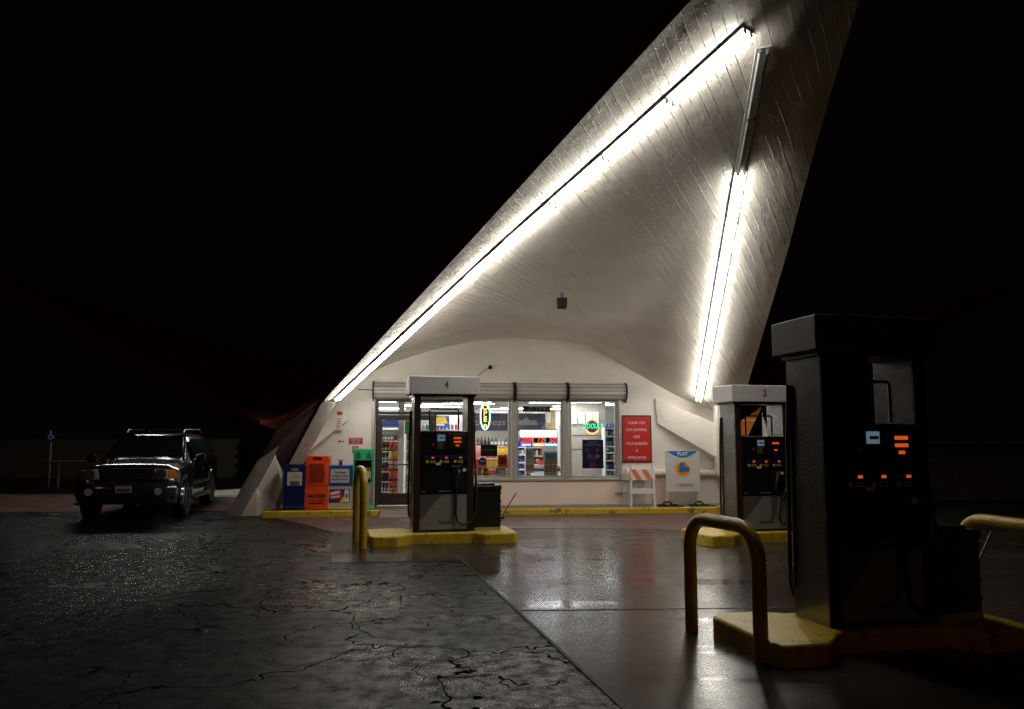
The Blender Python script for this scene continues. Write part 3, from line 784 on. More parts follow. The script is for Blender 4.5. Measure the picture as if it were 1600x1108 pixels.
    nz.build('nozzle', mat('nozzle_grey', (.06, .06, .06), .3, metal=.5) if 'nozzle_grey' not in M else M['nozzle_grey'], t, smooth=True)
    lp = MB().box(.107, .893, -.012, .46, .03, .608).build('lower_panel', M['pump_grey'], t, bevel=.006)
    dg = MB(); dg.xz([(.112, .18), (.112, .603), (.47, .603)], -.0165, -.013); dg.xz([(.62, .603), (.74, .603), (.72, .30), (.60, .16), (.63, .34)], -.0165, -.013); dg.build('graphic', M['pump_dark_grey'], lp)
    text('lettering', 'Gasoline', .075, M['navy_ink'], lp, (.54, -.0145, .155))
    MB().box(.11, .89, -.03, .48, .0, .028).build('plinth', M['black_plastic'], t)
    hs = MB(); hs.tube([(.705, -.06, .70), (.695, -.07, .5), (.69, -.075, .30), (.72, -.08, .17), (.80, -.09, .115), (.90, -.10, .13), (.99, -.09, .20), (1.045, -.05, .42), (1.045, 0, .8), (1.03, .05, 1.25), (1.02, .1, 1.75), (1.015, .15, 2.0)] if chevron != 1 else
                       [(.705, -.06, .70), (.76, -.07, .63), (.79, -.08, .56), (.745, -.09, .40), (.715, -.09, .26), (.74, -.09, .15), (.80, -.09, .115), (.87, -.09, .15), (.90, -.09, .26), (.875, -.085, .42), (.825, -.08, .58), (.86, -.07, .70), (.95, -.05, .85), (1.03, .0, 1.2), (1.02, .1, 1.75), (1.015, .15, 2.0)], .019, 8)
    hs.build('hose', M['rubber'], t, smooth=True)
    h2 = MB(); h2.tube([(-.01, .46, 2.0), (-.022, .48, 1.5), (-.025, .49, .9), (-.03, .50, .5), (-.02, .51, .25), (.03, .55, .15)], .019, 8); h2.build('hose', M['rubber'], t, smooth=True)
    sp = MB(); sp.tube([(1.03, .06, 1.62), (1.03, .06, 1.98)], .012, 8)
    for k in range(5): sp.lathe([(.022, 0), (.022, .03)], (1.03, .06, 1.63 + k * .07), 10)
    sp.build('hose_retractor', M['chrome'], t, smooth=True)
    return t
ISL = [(-.72, -.32), (-.66, -.43), (-.29, -.43), (-.03, -.16), (.96, -.16), (1.12, -.42), (1.62, -.36), (1.69, -.25), (1.69, .60), (1.6, .73), (1.12, .73), (.96, .60), (-.03, .60), (-.28, .73), (-.60, .73), (-.72, .63)]
IH = .17
P4, P2, P1 = Vector((-1.62, 13.30, 0)), Vector((3.72, 13.42, 0)), Vector((2.58, 6.69, 0))
def island(loc, label, sx=1.0):
    t = thing('pump_island', label, 'pump island', loc, PROT, 'yellow pump islands')
    MB().xy([(x, y) for x, y in ISL], -.03, IH).build('kerb', M['yellow_paint'], t, bevel=.03, seg=3)
    return t
island(P4, 'yellow concrete island carrying pump 4 and its black bin')
island(P2, 'yellow concrete island carrying pump 2, beside the right end of the shop front')
island(P1, 'yellow concrete island of the nearest dark pump, its end behind the yellow hoop')
up = Vector((0, 0, IH))
make_pump('4', 'petrol pump numbered 4 with white cap, standing before the shop door', P4 + up)
make_pump('2', 'petrol pump numbered 2 with an orange chevron panel, by the right canopy foot', P2 + up, .945, 1)
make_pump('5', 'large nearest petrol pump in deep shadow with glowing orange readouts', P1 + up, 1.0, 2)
def trash_bin(loc, label):
    t = thing('trash_bin', label, 'waste bin', loc, PROT, 'waste bins on the pump islands')
    MB().box(0, .46, .02, .42, .02, .70).build('body', M['black_plastic'], t, bevel=.02)
    MB().box(-.01, .475, .005, .435, .66, .745).build('lid', M['black_plastic'], t, bevel=.02)
    l = MB().box(.05, .37, .06, .38, .746, .775).build('lid_top', M['black_plastic'], t, bevel=.012)
    r_ = MB()
    for z in (.14, .3, .46, .6): r_.box(.462, .475, .03, .41, z, z + .03)
    r_.build('side_rib', M['black_plastic'], t)
    b = MB().box(.01, .45, .008, .02, .0, .05).build('base_trim', M['alu'], t)
    return t
pd = Vector((math.cos(PROT), math.sin(PROT), 0)); pn_ = Vector((-math.sin(PROT), math.cos(PROT), 0))
trash_bin(P4 + up + pd * 1.02 + pn_ * .02, 'black plastic waste bin beside pump 4')
trash_bin(P1 + up + pd * 1.06 + pn_ * .02, 'black waste bin lost in the dark right of the nearest pump')
def squeegee(loc, label):
    t = thing('squeegee', label, 'squeegee', loc, PROT, 'squeegees on the waste bins')
    MB().tube([(0, 0, 0), (.26, 0, .42)], .010, 6).build('stick', mat('stick_red', (.10, .02, .02), .4) if 'stick_red' not in M else M['stick_red'], t)
    MB().box(-.05, .05, -.02, .02, -.02, .02).build('blade', M['rubber'], t)
squeegee(P4 + up + pd * 1.52 + pn_ * .2 + Vector((0, 0, .18)), 'squeegee stick leaning out beside the pump 4 bin')
squeegee(P1 + up + pd * 1.56 + pn_ * .2 + Vector((0, 0, .30)), 'squeegee stick poking up right of the nearest pump')

# yellow hoop bollards
def hoop(base, dirv, length, label, hgt=1.02, r=.057, z0=0.0):
    d = Vector(dirv).normalized()
    p = []; rr = .26
    p += [(0, -.05), (0, hgt - rr)]
    for k in range(1, 7):
        a = math.pi / 2 * k / 6; p.append((rr - rr * math.cos(a), hgt - rr + rr * math.sin(a)))
    for k in range(0, 7):
        a = math.pi / 2 * k / 6; p.append((length - rr + rr * math.sin(a), hgt - rr + rr * math.cos(a)))
    p += [(length, -.05)]
    o = MB().tube([d * x + Vector((0, 0, z)) for x, z in p], r, 16).build('hoop_bollard', M['hoop_yellow'], None, smooth=True)
    o.location = Vector(base) + Vector((0, 0, z0))
    return tag(o, label, 'bollard', 'yellow hoop bollards')
ha, hb = G(1081, 987), G(1190, 1034)
hoop(ha, hb - ha, (hb - ha).length, 'scuffed yellow pipe hoop in front, standing before the nearest pump island', 1.0)
h4a, h4b = G(556, 848), G(566, 857)
hoop(h4a, h4b - h4a, .78, 'yellow pipe hoop seen edge on left of pump 4 island', 1.20, .06)
q_ = P1 + pd * 1.81 + pn_ * .56
hoop(q_, pn_ * -1.0, 1.0, 'yellow pipe hoop half cut off at the right edge, beyond the dark bin', .96, .058)
q_ = P2 + pd * 1.25 + pn_ * .1
hoop(q_, pn_ * 1.0, .9, 'yellow pipe hoop glimpsed in the gap right of pump 2', 1.05, .055)

# ------------------------------------------------------------------ things on and before the front wall
def onwall(name, label, cat, px, py, group=None, ly=-.004):
    p = FL(px, py); return thing(name, label, cat, F2W((p.x, ly, p.z)), FROT, group), 1 / 0.0152
PXM = 19.25 / F_PX * .995                      # metres per photo pixel on the front wall
def rect(px0, py0, px1, py1, ly=0.0):
    a, b = FL(px0, py1, ly), FL(px1, py0, ly); return a.x, b.x, a.z, b.z
# red thank-you sign
x0, x1, z0, z1 = rect(971, 649, 1017, 723); xc = (x0 + x1) / 2
t = thing('thank_you_sign', 'tall red wall sign in a black frame thanking shoppers', 'sign', F2W((xc, -.004, z0)), FROT)
hw, hh = (x1 - x0) / 2, z1 - z0
MB().box(-hw, hw, -.03, 0, 0, hh).build('frame', M['black_ink'], t, bevel=.004)
MB().box(-hw + .035, hw - .035, -.034, -.031, .035, hh - .035).build('board', M['red_sign'], t)
for k, s in enumerate(('THANK YOU', 'FOR SHOPPING', 'HERE', 'YOUR BUSINESS', 'IS', 'APPRECIATED')):
    text('lettering', s, .092, M['white_ink'], t, (0, -.036, hh - .19 - k * .166), sx=.80)
# left wall notices
p0, p1 = FL(500, 672, -.12), FL(535, 643, -.12)
t = thing('notice_sign', 'white notice with red heading and lines on the wall behind the slanting leg', 'sign', F2W((p0.x, -.118, p0.z)), FROT)
w_, h_ = p1.x - p0.x, p1.z - p0.z
MB().box(0, w_, -.006, 0, 0, h_).build('board', M['wall_white'], t)
MB().box(w_ * .45, w_, -.009, -.0065, h_ * .80, h_).build('heading', M['sign_red_ink'], t)
ln = MB()
for z, a, b in ((.70, .45, .78), (.56, .2, .55), (.56, .62, .95), (.42, .25, .95), (.32, .2, .95), (.20, .15, .92), (.10, .1, .9)):
    x = a
    while x < b:
        e = min(b, x + random.uniform(.06, .13)); ln.box(w_ * x, w_ * e, -.0085, -.0065, h_ * z, h_ * (z + .055)); x = e + .025
ln.build('text_line', M['sign_red_ink'], t)
x0, x1, z0, z1 = rect(545, 684, 567, 694)
t = thing('emergency_sign', 'small red emergency shut-off sign left of the door', 'sign', F2W((x0, -.003, z0)), FROT)
MB().box(0, x1 - x0, -.006, 0, 0, z1 - z0).build('board', M['sign_red_ink'], t)
for k, s in enumerate(('EMERGENCY', 'SHUT-OFF', 'SWITCH')): text('lettering', s, .05, M['white_ink'], t, ((x1 - x0) / 2, -.008, z1 - z0 - .032 - k * .046), sx=.95)
x0, x1, z0, z1 = rect(528, 687, 538, 692.5)
t = tag(MB().xz([(0, (z1 - z0) / 2), (.05, 0), (.05, .03), (x1 - x0, .03), (x1 - x0, z1 - z0 - .03), (.05, z1 - z0 - .03), (.05, z1 - z0)], -.005, 0).build('arrow_sign', M['sign_red_ink']), 'small dark red arrow pointing left on the wall left of the door', 'sign')
t.location = F2W((x0, -.003, z0)); t.rotation_euler = (0, 0, FROT)
x0, x1, z0, z1 = rect(550.5, 697, 560, 708.5)
t = thing('extinguisher_sign', 'small red fire extinguisher sign above the green paper stand', 'sign', F2W((x0, -.003, z0)), FROT)
MB().box(0, x1 - x0, -.006, 0, 0, z1 - z0).build('board', M['sign_red_ink'], t)
text('lettering', 'FIRE', .05, M['white_ink'], t, ((x1 - x0) / 2, -.008, z1 - z0 - .035))
MB().lathe([(.022, 0), (.022, .07), (.008, .09)], ((x1 - x0) / 2, -.012, .01), 10).build('pictogram', M['white_ink'], t)
# speaker box under the shell, lamp on the wall with its cable
pr = None
for k in range(200):
    p = D(878, 468, 11 + k * .04)
    u, tt = front.st(p.x, p.y)
    if p.z >= front.at(u, tt).z - .12: pr = front.at(u, tt); break
t = thing('loudspeaker', 'small dark box loudspeaker hung under the middle of the canopy', 'loudspeaker', pr, R(4)); t.scale = (.72, .72, .8)
MB().box(-.04, .04, -.02, .02, -.13, .02).build('bracket', M['socket'], t)
MB().xz([(-.11, -.36), (.11, -.36), (.13, -.12), (-.13, -.12)], -.11, .11).build('housing', M['speaker_black'], t, bevel=.012)
MB().box(-.09, .09, -.116, -.111, -.33, -.15).build('grille', M['speaker_black'], t)
p = FL(765, 572)
t = thing('wall_sensor', 'small dark spotlight on the wall above the shutters', 'spotlight', F2W((p.x, 0, p.z)), FROT)
MB().tube([(0, 0, 0), (0, -.12, -.0)], .012, 8).build('arm', M['socket'], t)
MB().lathe([(.03, 0), (.045, .05), (.05, .10)], (0, -.10, .0), 12, (0, -.8, -.5)).build('head', M['black_plastic'], t, smooth=True)
q = FL(745, 588)
tag(MB().tube([F2W((p.x, -.012, p.z - .02)), F2W(((p.x + q.x) / 2, -.012, (p.z + q.z) / 2 - .015)), F2W((q.x, -.012, q.z))], .007, 6).build('power_cable', M['cable']), 'thin cable running down the wall from the small spotlight', 'cable')
p = FL(583, 609)
tag(MB().tube([F2W((p.x - .35, -.03, p.z)), F2W((p.x, -.03, p.z - .01))], .014, 6).build('shutter_rod', M['socket']), 'short dark rod sticking out left of the door shutter', 'rod')
# pipe along the wall and the conduit box
a, b = FL(965, 738), FL(1128, 741)
tag(MB().tube([F2W((2.75, -.07, a.z)), F2W((5.0, -.07, a.z - .03))], .085, 12).build('wall_pipe', M['wall_white'], smooth=True), 'thick white pipe along the wall behind the lottery board', 'pipe')
x0, x1, z0, z1 = rect(972, 740, 1011, 751, -.2)
t = thing('conduit_box', 'grey metal box with a row of vertical conduits under the window corner', 'electrical box', F2W((x0, -.02, .13)), FROT)
w_ = x1 - x0
MB().box(0, w_, -.17, 0, z0 - .13, z1 - .13).build('box', M['box_grey'], t, bevel=.01)
cd = MB()
for k in range(11): cd.tube([(.05 + k * (w_ - .1) / 10, -.10, 0), (.05 + k * (w_ - .1) / 10, -.10, z0 - .13)], .015, 6)
cd.build('conduit', M['plastic_white'], t, smooth=True)
MB().box(-.15, .55, -.07, -.04, .25, .28).build('strap', M['socket'], t)
# striped folding barricade
p = FL(1003, 787, -.6)
t = thing('barricade', 'white folding barricade with orange striped board before the conduits', 'barricade', F2W((p.x, -.62, .13)), FROT - R(8))
for s in (-1, 1):
    for yy in (-1, 1):
        MB().slab([(s * .27 - .022, yy * .22 + .0, 0), (s * .27 + .022, yy * .22, 0), (s * .25 + .022, yy * .03, 1.0), (s * .25 - .022, yy * .03, 1.0)], (0, .03, 0)).build('leg', M['plastic_white'], t)
bd = MB().slab([(-.30, -.085, .60), (.30, -.085, .60), (.30, -.05, .85), (-.30, -.05, .85)], (0, -.018, 0)).build('striped_board', M['white_paper'], t)
sp = MB()
for k in (-1, 0, 1):
    xa = k * .25 - .12
    pts = [(xa, .60), (xa + .125, .60), (xa - .025, .85), (xa - .15, .85)]
    sp.slab([(max(-.3, min(.3, x)), -.105 + .14 * (z - .6), z) for x, z in pts], (0, -.003, 0))
sp.build('stripe', M['stripe_orange'], bd)
MB().slab([(-.30, -.17, .30), (.30, -.17, .30), (.29, -.15, .42), (-.29, -.15, .42)], (0, -.018, 0)).build('lower_board', M['plastic_white'], t)
# lottery A-frame board
p = FL(1067, 787, -.62)
t = thing('lottery_board', 'white standing lottery board with a blue arc, sun emblem and black feet', 'advertising board', F2W((p.x, -.66, .13)), FROT)
BW, BZ0, BZ1 = .41, .33, 1.28
bd = MB().box(-BW, BW, -.012, .012, BZ0, BZ1).build('board', M['plastic_white'], t, bevel=.004)
fr_ = MB()
for s in (-1, 1): fr_.box(s * (BW - .03) - .018, s * (BW - .03) + .018, .013, .04, .02, BZ1 - .05)
fr_.box(-BW, BW, .013, .04, .33, .36); fr_.build('frame', M['plastic_white'], t)
for s in (-1, 1):
    f_ = MB(); x = s * (BW - .03)
    f_.tube([(x - .2, -.20, .015), (x - .10, -.10, .10), (x + .06, .02, .10), (x + .16, .14, .015)], .02, 6); f_.box(x - .3, x + .3, -.26, -.20, 0, .03); f_.box(x - .2, x + .28, .10, .16, 0, .03)
    f_.build('foot', M['black_plastic'], t)
arc = [(-.37, 1.272), (.37, 1.272)] + [(.37 - .74 * k / 14, 1.272 - .155 * math.sin(math.pi * k / 14)) for k in range(1, 14)]
MB().xz(arc, -.0155, -.0125).build('arc', M['logo_blue'], bd)
text('lettering', 'PLAY', .11, M['white_ink'], bd, (0, -.018, 1.205), bold=.004)
rays = MB(); cx_, cz_ = .0, .86
pts = []
for k in range(40):
    r_ = .205 if k % 2 == 0 else .165; a = 2 * math.pi * k / 40; pts.append((cx_ + r_ * math.cos(a), cz_ + r_ * math.sin(a)))
rays.xz(pts, -.0145, -.0125); rays.build('sun_rays', M['sun_yellow'], bd)
MB().xz([(cx_ + .145 * math.cos(2 * math.pi * k / 28), cz_ + .145 * math.sin(2 * math.pi * k / 28)) for k in range(28)], -.0165, -.0148).build('sun_disc', M['sun_orange'], bd)
MB().xz([(-.085, .78), (.155, .80), (.16, .89), (.045, .895), (.03, 1.01), (-.075, 1.0)], -.019, -.0168).build('emblem', M['logo_blue'], bd)
text('lettering', 'ca', .15, M['stripe_orange'], bd, (-.12, -.0145, .49)); text('lettering', 'lottery', .15, M['navy_ink'], bd, (.08, -.0145, .49), sx=.82)

# ------------------------------------------------------------------ newspaper boxes on the kerb
def nb(px, w, label, name='newspaper_box'):
    p = FL(px, 797, -1.0); return thing(name, label, 'newspaper box', F2W((p.x, -.82, .13)), FROT, 'newspaper boxes')
t = nb(459.5, .5, 'dark blue newspaper box, leftmost beside the leg')
MB().box(-.245, .245, -.19, .19, .03, 1.0).build('body', M['blue_box'], t, bevel=.012)
d_o = MB().box(-.235, .235, -.205, -.192, .50, .97).build('door', M['blue_box'], t, bevel=.008)
MB().box(-.15, .13, -.210, -.206, .86, .92).build('header', M['black_ink'], d_o); text('lettering', 'FREE', .075, M['white_ink'], d_o, (0, -.213, .888))
MB().box(-.16, .155, -.209, -.206, .54, .84).build('window', M['paper'], d_o)
MB().box(-.06, .10, -.212, -.2095, .71, .77).build('headline', M['mural_tan'], d_o); MB().box(-.10, .11, -.212, -.2095, .545, .64).build('picture', M['pump_dark_grey'], d_o)
MB().box(-.25, .25, -.20, .2, 0, .03).build('base', M['black_ink'], t); MB().box(-.23, .23, -.199, -.191, .07, .10).build('rail', M['blue_bright'], t)
t = nb(494, .5, 'tall orange newspaper box lettered FREE and AUTOS')
MB().xz([(-.255, .02), (.255, .02), (.265, 1.14), (.235, 1.185), (-.235, 1.185), (-.265, 1.14)], -.2, .2).build('body', M['orange_box'], t, bevel=.015)
text('lettering', 'FREE', .085, M['black_ink'], t, (.0, -.204, 1.125), sx=1.1, bold=.004)
d_o = MB().box(-.20, .215, -.215, -.2015, .56, 1.05).build('door', M['orange_box'], t, bevel=.006)
MB().box(-.16, .15, -.219, -.2155, .60, 1.01).build('window', M['orange_dark'], d_o); MB().tube([(.185, -.22, .74), (.185, -.235, .77), (.185, -.235, .86), (.185, -.22, .89)], .012, 6).build('handle', M['orange_box'], d_o)
MB().box(-.215, .215, -.207, -.2015, .07, .42).build('lower_panel', M['orange_box'], t, bevel=.005)
text('lettering', 'AUTOS', .10, M['black_ink'], t, (0, -.211, .31), sx=1.12, bold=.005)
lb = MB(); 
for x0, x1, z in ((-.17, .17, .215), (-.15, -.03, .145), (-.01, .15, .145)): lb.box(x0, x1, -.21, -.2075, z, z + (.012 if z > .2 else .035))
lb.build('small_print', M['black_ink'], t)
t = nb(530, .5, 'cream and blue newspaper box with a clip on top')
MB().box(-.265, .265, -.19, .19, .02, .52).build('body', M['cream_box'], t, bevel=.012)
u_ = MB().box(-.268, .268, -.195, .19, .525, .975).build('hood', M['blue_bright'], t, bevel=.012)
MB().box(-.20, .20, -.2, -.1955, .60, .90).build('paper_window', M['paper'], u_)
for k, s in enumerate(('Purchase', "Today's Bee", 'Inside Store.')): text('lettering', s, .072, M['navy_ink'], u_, (0, -.203, .825 - k * .075), shear=.25, bold=.002)
MB().box(-.03, .045, -.16, -.12, .976, 1.085).build('clip', M['blue_bright'], t); MB().tube([(-.08, -.15, 1.10), (.09, -.15, 1.10)], .008, 6).build('clip_bar', M['socket'], t)
ad = MB().box(-.22, .22, -.196, -.1915, .17, .46).build('advert', M['poster_purple'], t)
MB().xz([(-.07 + .14 * math.cos(2 * math.pi * k / 20), .34 + .115 * math.sin(2 * math.pi * k / 20)) for k in range(20)], -.1985, -.1965).build('ad_disc', M['sign_red_ink'], ad)
MB().xz([(-.0, .175), (.215, .175), (.215, .24), (.08, .30)], -.1978, -.1965).build('ad_flash', M['sun_yellow'], ad)
MB().xz([(-.20, .33), (.0, .37), (.0, .43), (-.20, .39)], -.2005, -.1988).build('ad_word', M['white_ink'], ad); MB().xz([(-.19, .26), (.01, .29), (.01, .33), (-.19, .30)], -.2005, -.1988).build('ad_word', M['white_ink'], ad)
MB().box(.11, .20, -.2005, -.1985, .20, .45).build('ad_card', M['white_paper'], ad); MB().box(.135, .175, -.2015, -.2007, .27, .36).build('ad_mark', M['mural_purple'], ad)
t = nb(566, .4, 'green paper stand on a pedestal with a pointed tree emblem', 'paper_stand')
MB().xz([(-.22, 1.08), (.22, 1.08), (.22, 1.34), (-.22, 1.34)], -.19, .19).build('top', M['green_box'], t, bevel=.015)
tr_ = MB()
for x in (-.11, .12): tr_.xz([(x - .055, 1.12), (x + .055, 1.12), (x + .055, 1.20), (x, 1.30), (x - .055, 1.20)], -.194, -.1905)
tr_.build('tree_emblem', M['green_dark'], t)
cb = MB(); cb.box(-.22, -.19, -.19, .19, .60, 1.08); cb.box(.19, .22, -.19, .19, .60, 1.08); cb.box(-.22, .22, -.20, .19, .57, .60); cb.box(-.19, .19, .17, .19, .60, 1.08); cb.build('compartment', M['green_box'], t)
MB().box(-.188, .188, .155, .168, .602, 1.07).build('back_panel', M['green_dark'], t)
pp = MB().box(.0, .165, -.05, -.03, .66, .93).build('paper', M['white_paper'], t); MB().box(.0, .165, -.053, -.0505, .84, .93).build('paper_head', M['stripe_orange'], pp); MB().box(.0, .165, -.053, -.0505, .66, .70).build('paper_foot', M['stripe_orange'], pp)
MB().lathe([(.06, 0), (.06, .006)], (.02, -.06, .97), 14, (0, -1, 0)).build('paper_badge', M['blue_bright'], t)
MB().xz([(-.045, .10), (.045, .10), (.035, .45), (.14, .57), (-.14, .57), (-.035, .45)], -.05, .05).build('pedestal', M['green_box'], t, bevel=.012)
MB().xz([(-.23, 0), (.23, 0), (.23, .05), (.06, .12), (-.06, .12), (-.23, .05)], -.2, .2).build('base', M['green_box'], t, bevel=.012)

# ------------------------------------------------------------------ window signs and the shop's contents (facade frame)
def inshop(name, label, cat, px0, py0, px1, py1, ly, group=None):
    x0, x1, z0, z1 = rect(px0, py0, px1, py1, ly)
    return thing(name, label, cat, F2W(((x0 + x1) / 2, ly, z0)), FROT, group), (x1 - x0) / 2, z1 - z0
t, hw, hh = inshop('open_sign', 'upright oval OPEN neon with a green ring in the window', 'neon sign', 749.5, 627, 767, 673.5, .16)
cz = hh / 2
MB().xz([(hw * 1.02 * math.cos(2 * math.pi * k / 32), cz + cz * 1.01 * math.sin(2 * math.pi * k / 32)) for k in range(32)], .03, .045).build('backing', M['black_ink'], t)
MB().tube([(hw * .84 * math.cos(2 * math.pi * k / 40), .015, cz + cz * .91 * math.sin(2 * math.pi * k / 40)) for k in range(40)], .017, 6, closed=True).build('ring', M['neon_teal'], t)
for k, s in enumerate('OPEn'):
    text('letter', s, .175, M['neon_yellow'] if k % 3 != 1 else M['neon_orange'], t, (0, .012, hh - .15 - k * .143), bold=.004)
t, hw, hh = inshop('neon_beer_sign', "green O'DOUL'S neon lettering across an orange ring", 'neon sign', 908, 652, 943, 680, .16)
cz = hh * .49
for a0, a1 in ((28, 152), (208, 332)):
    MB().tube([(.175 * math.cos(R(a0 + (a1 - a0) * k / 20)), .02, cz + .175 * math.sin(R(a0 + (a1 - a0) * k / 20))) for k in range(21)], .015, 6).build('ring', M['neon_orange'], t)
MB().xz([(.15 * math.cos(2 * math.pi * k / 24), cz + .15 * math.sin(2 * math.pi * k / 24)) for k in range(24)], .035, .045).build('backing', M['smoked'], t)
text('lettering', "O'DOUL'S", .165, M['neon_green'], t, (0, .01, cz), shear=.25, sx=.72, bold=.003)
t, hw, hh = inshop('jackpot_display', 'bright lottery jackpot display reading 200, 12 and 50', 'lottery display', 812.5, 672, 870.5, 697.5, .17)
MB().box(-hw - .01, hw + .01, .01, .06, -.005, hh + .02).build('case', M['black_ink'], t)
MB().box(-hw, hw, .0, .009, hh * .56, hh).build('header', M['lot_white'], t)
w3 = hw * 2 / 3
for k, (s, l, m_) in enumerate((('200', 'MILLION', 'lot_blue'), ('12', 'MILLION', 'lot_orange'), ('50', 'THOUSAND', 'lot_cyan'))):
    xa = -hw + k * w3
    c_ = MB(); c_.box(xa + .004, xa + w3 - .004, .002, .009, 0, hh * .55); c_ = c_.build('cell', M[m_], t)
    MB().box(xa + .02, xa + w3 - .008, -.001, .001, hh * .21, hh * .53).build('digit_window', M['black_ink'], c_)
    text('digits', s, .17, M['led_red'], c_, (xa + w3 - .03, -.004, hh * .365), align='RIGHT', shear=.15, bold=.004)
    text('unit', l, .062, M['lot_white'], c_, (xa + w3 / 2, -.002, hh * .09), sx=.9, bold=.002)
text('lettering', 'lottery', .07, M['magenta'], t, (-.17, -.003, hh * .8), shear=.2)
def flat(name, label, cat, px0, py0, px1, py1, ly, m, group=None, th=.008):
    t, hw, hh = inshop(name, label, cat, px0, py0, px1, py1, ly, group)
    MB().box(-hw, hw, -th, 0, 0, hh).build('board', M[m], t, bevel=.002)
    return t, hw, hh
t, hw, hh = flat('window_sign', 'black rectangular sign in the window under the OPEN neon', 'sign', 751, 694.5, 777, 713, .13, 'black_ink')
lb = MB()
for k in range(6): lb.box(-hw * .7 + k * hw * .24, -hw * .7 + k * hw * .24 + hw * .19, -.011, -.0085, hh * .5, hh * .58)
lb.build('small_print', M['pump_grey'], t)
t, hw, hh = inshop('window_sticker', 'round dark blue sticker on the window below the black sign', 'sticker', 748, 715, 760.5, 727, .13)
MB().lathe([(hw, 0), (hw, .004)], (0, 0, hh / 2), 20, (0, -1, 0)).build('disc', M['blue_bright'], t)
MB().box(-hw * .6, hw * .6, -.007, -.0045, hh * .45, hh * .58).build('small_print', M['white_ink'], t)
t, hw, hh = flat('window_sign', 'orange framed dark sign in the right lower corner of the OPEN window', 'sign', 778, 711, 792.5, 730, .14, 'orange_box')
MB().box(-hw * .8, hw * .8, -.011, -.0085, hh * .25, hh * .82).build('panel', M['orange_dark'], t)
t, hw, hh = flat('window_poster', 'small green and pink flyer at the sill left of the yellow flyer', 'poster', 745.5, 730, 752.5, 745, .13, 'shop_beige')
MB().box(-hw * .8, hw * .8, -.011, -.0085, hh * .6, hh * .95).build('picture', M['green_box'], t); MB().box(-hw * .8, hw * .8, -.011, -.0085, hh * .25, hh * .58).build('panel', M['bag_pink'], t)
t, hw, hh = flat('window_poster', 'yellow and black flyer at the window sill', 'poster', 754, 730.5, 764, 745, .13, 'label_yellow')
MB().box(-hw, hw, -.011, -.0085, hh * .22, hh * .38).build('band', M['black_ink'], t); MB().lathe([(hw * .6, 0), (hw * .6, .003)], (0, -.0085, hh * .72), 14, (0, -1, 0)).build('emblem', M['pump_dark_grey'], t)
t, hw, hh = flat('window_sign', 'white printed notice below the orange framed sign', 'sign', 773.5, 729.5, 791, 743.5, .12, 'white_paper')
lb = MB(); lb.box(-hw * .15, hw * .85, -.011, -.0085, hh * .68, hh * .82); lb.box(-hw * .85, -hw * .4, -.011, -.0085, hh * .66, hh * .82); lb.box(-hw * .85, -hw * .35, -.011, -.0085, hh * .34, hh * .52); lb.build('small_print', M['pump_dark_grey'], t)
t, hw, hh = flat('window_poster', 'tall white paper headed EBT taped inside the middle window', 'poster', 821, 702, 834.5, 739, .12, 'white_paper')
text('lettering', 'EBT', .085, M['black_ink'], t, (0, -.0095, hh * .90))
lb = MB()
for z in (.82, .76, .70, .64): lb.box(-hw * .7, hw * .7, -.011, -.0085, hh * z, hh * (z + .025))
lb.build('small_print', M['pump_dark_grey'], t); MB().box(-hw * .8, hw * .9, -.011, -.0085, hh * .10, hh * .34).build('picture', M['mural_tan'], t)
t, hw, hh = flat('window_poster', 'framed poster with a blue sky picture above red lettering', 'poster', 850, 706, 871, 746, .12, 'paper')
MB().box(-hw * .8, hw * .85, -.011, -.0085, hh * .72, hh * .93).build('picture', M['sky_blue'], t); MB().box(-hw * .8, hw * .85, -.011, -.0085, hh * .52, hh * .718).build('picture_ground', M['mural_tan'], t)
lb = MB()
for z in (.40, .31, .22):
    for k in range(3): lb.box(-hw * .85 + k * hw * .58, -hw * .85 + k * hw * .58 + hw * .45, -.011, -.0085, hh * z, hh * (z + .055))
lb.build('small_print', M['sign_red_ink'], t)
t, hw, hh = flat('window_poster', 'dark purple poster with clipped corners in the right window', 'poster', 910, 687, 942.5, 732, .12, 'poster_purple')
text('lettering', 'KING OF', .055, M['plastic_white'], t, (0, -.0095, hh * .90)); text('lettering', 'RELAXATION', .06, M['plastic_white'], t, (0, -.0095, hh * .82))
for x, z, r_, m_ in ((-.35, .42, .055, 'teal'), (.42, .42, .055, 'shop_beige'), (.02, .36, .06, 'magenta'), (-.55, .64, .03, 'teal'), (.42, .64, .035, 'shop_beige')):
    MB().lathe([(r_, 0), (r_, .003)], (hw * x, -.0085, hh * z), 14, (0, -1, 0)).build('bubble', M[m_], t)
MB().xz([(-hw * .35, hh * .04), (hw * .35, hh * .04), (hw * .2, hh * .22), (-hw * .2, hh * .22)], -.011, -.0085).build('emblem', M['magenta'], t)
t, hw, hh = flat('hanging_sign', 'black oblong sign hung from the ceiling in the middle window', 'sign', 817, 635, 860, 643.5, .8, 'black_ink')
text('lettering', 'ATM', .11, M['pump_grey'], t, (0, -.0095, hh / 2), sx=1.9)
lw_ = MB()
for x in (-.25, .25): lw_.tube([(x, -.004, hh), (x, -.004, 2.65 - 2.38)], .004, 5)
lw_.build('hanger', M['cable'], t)
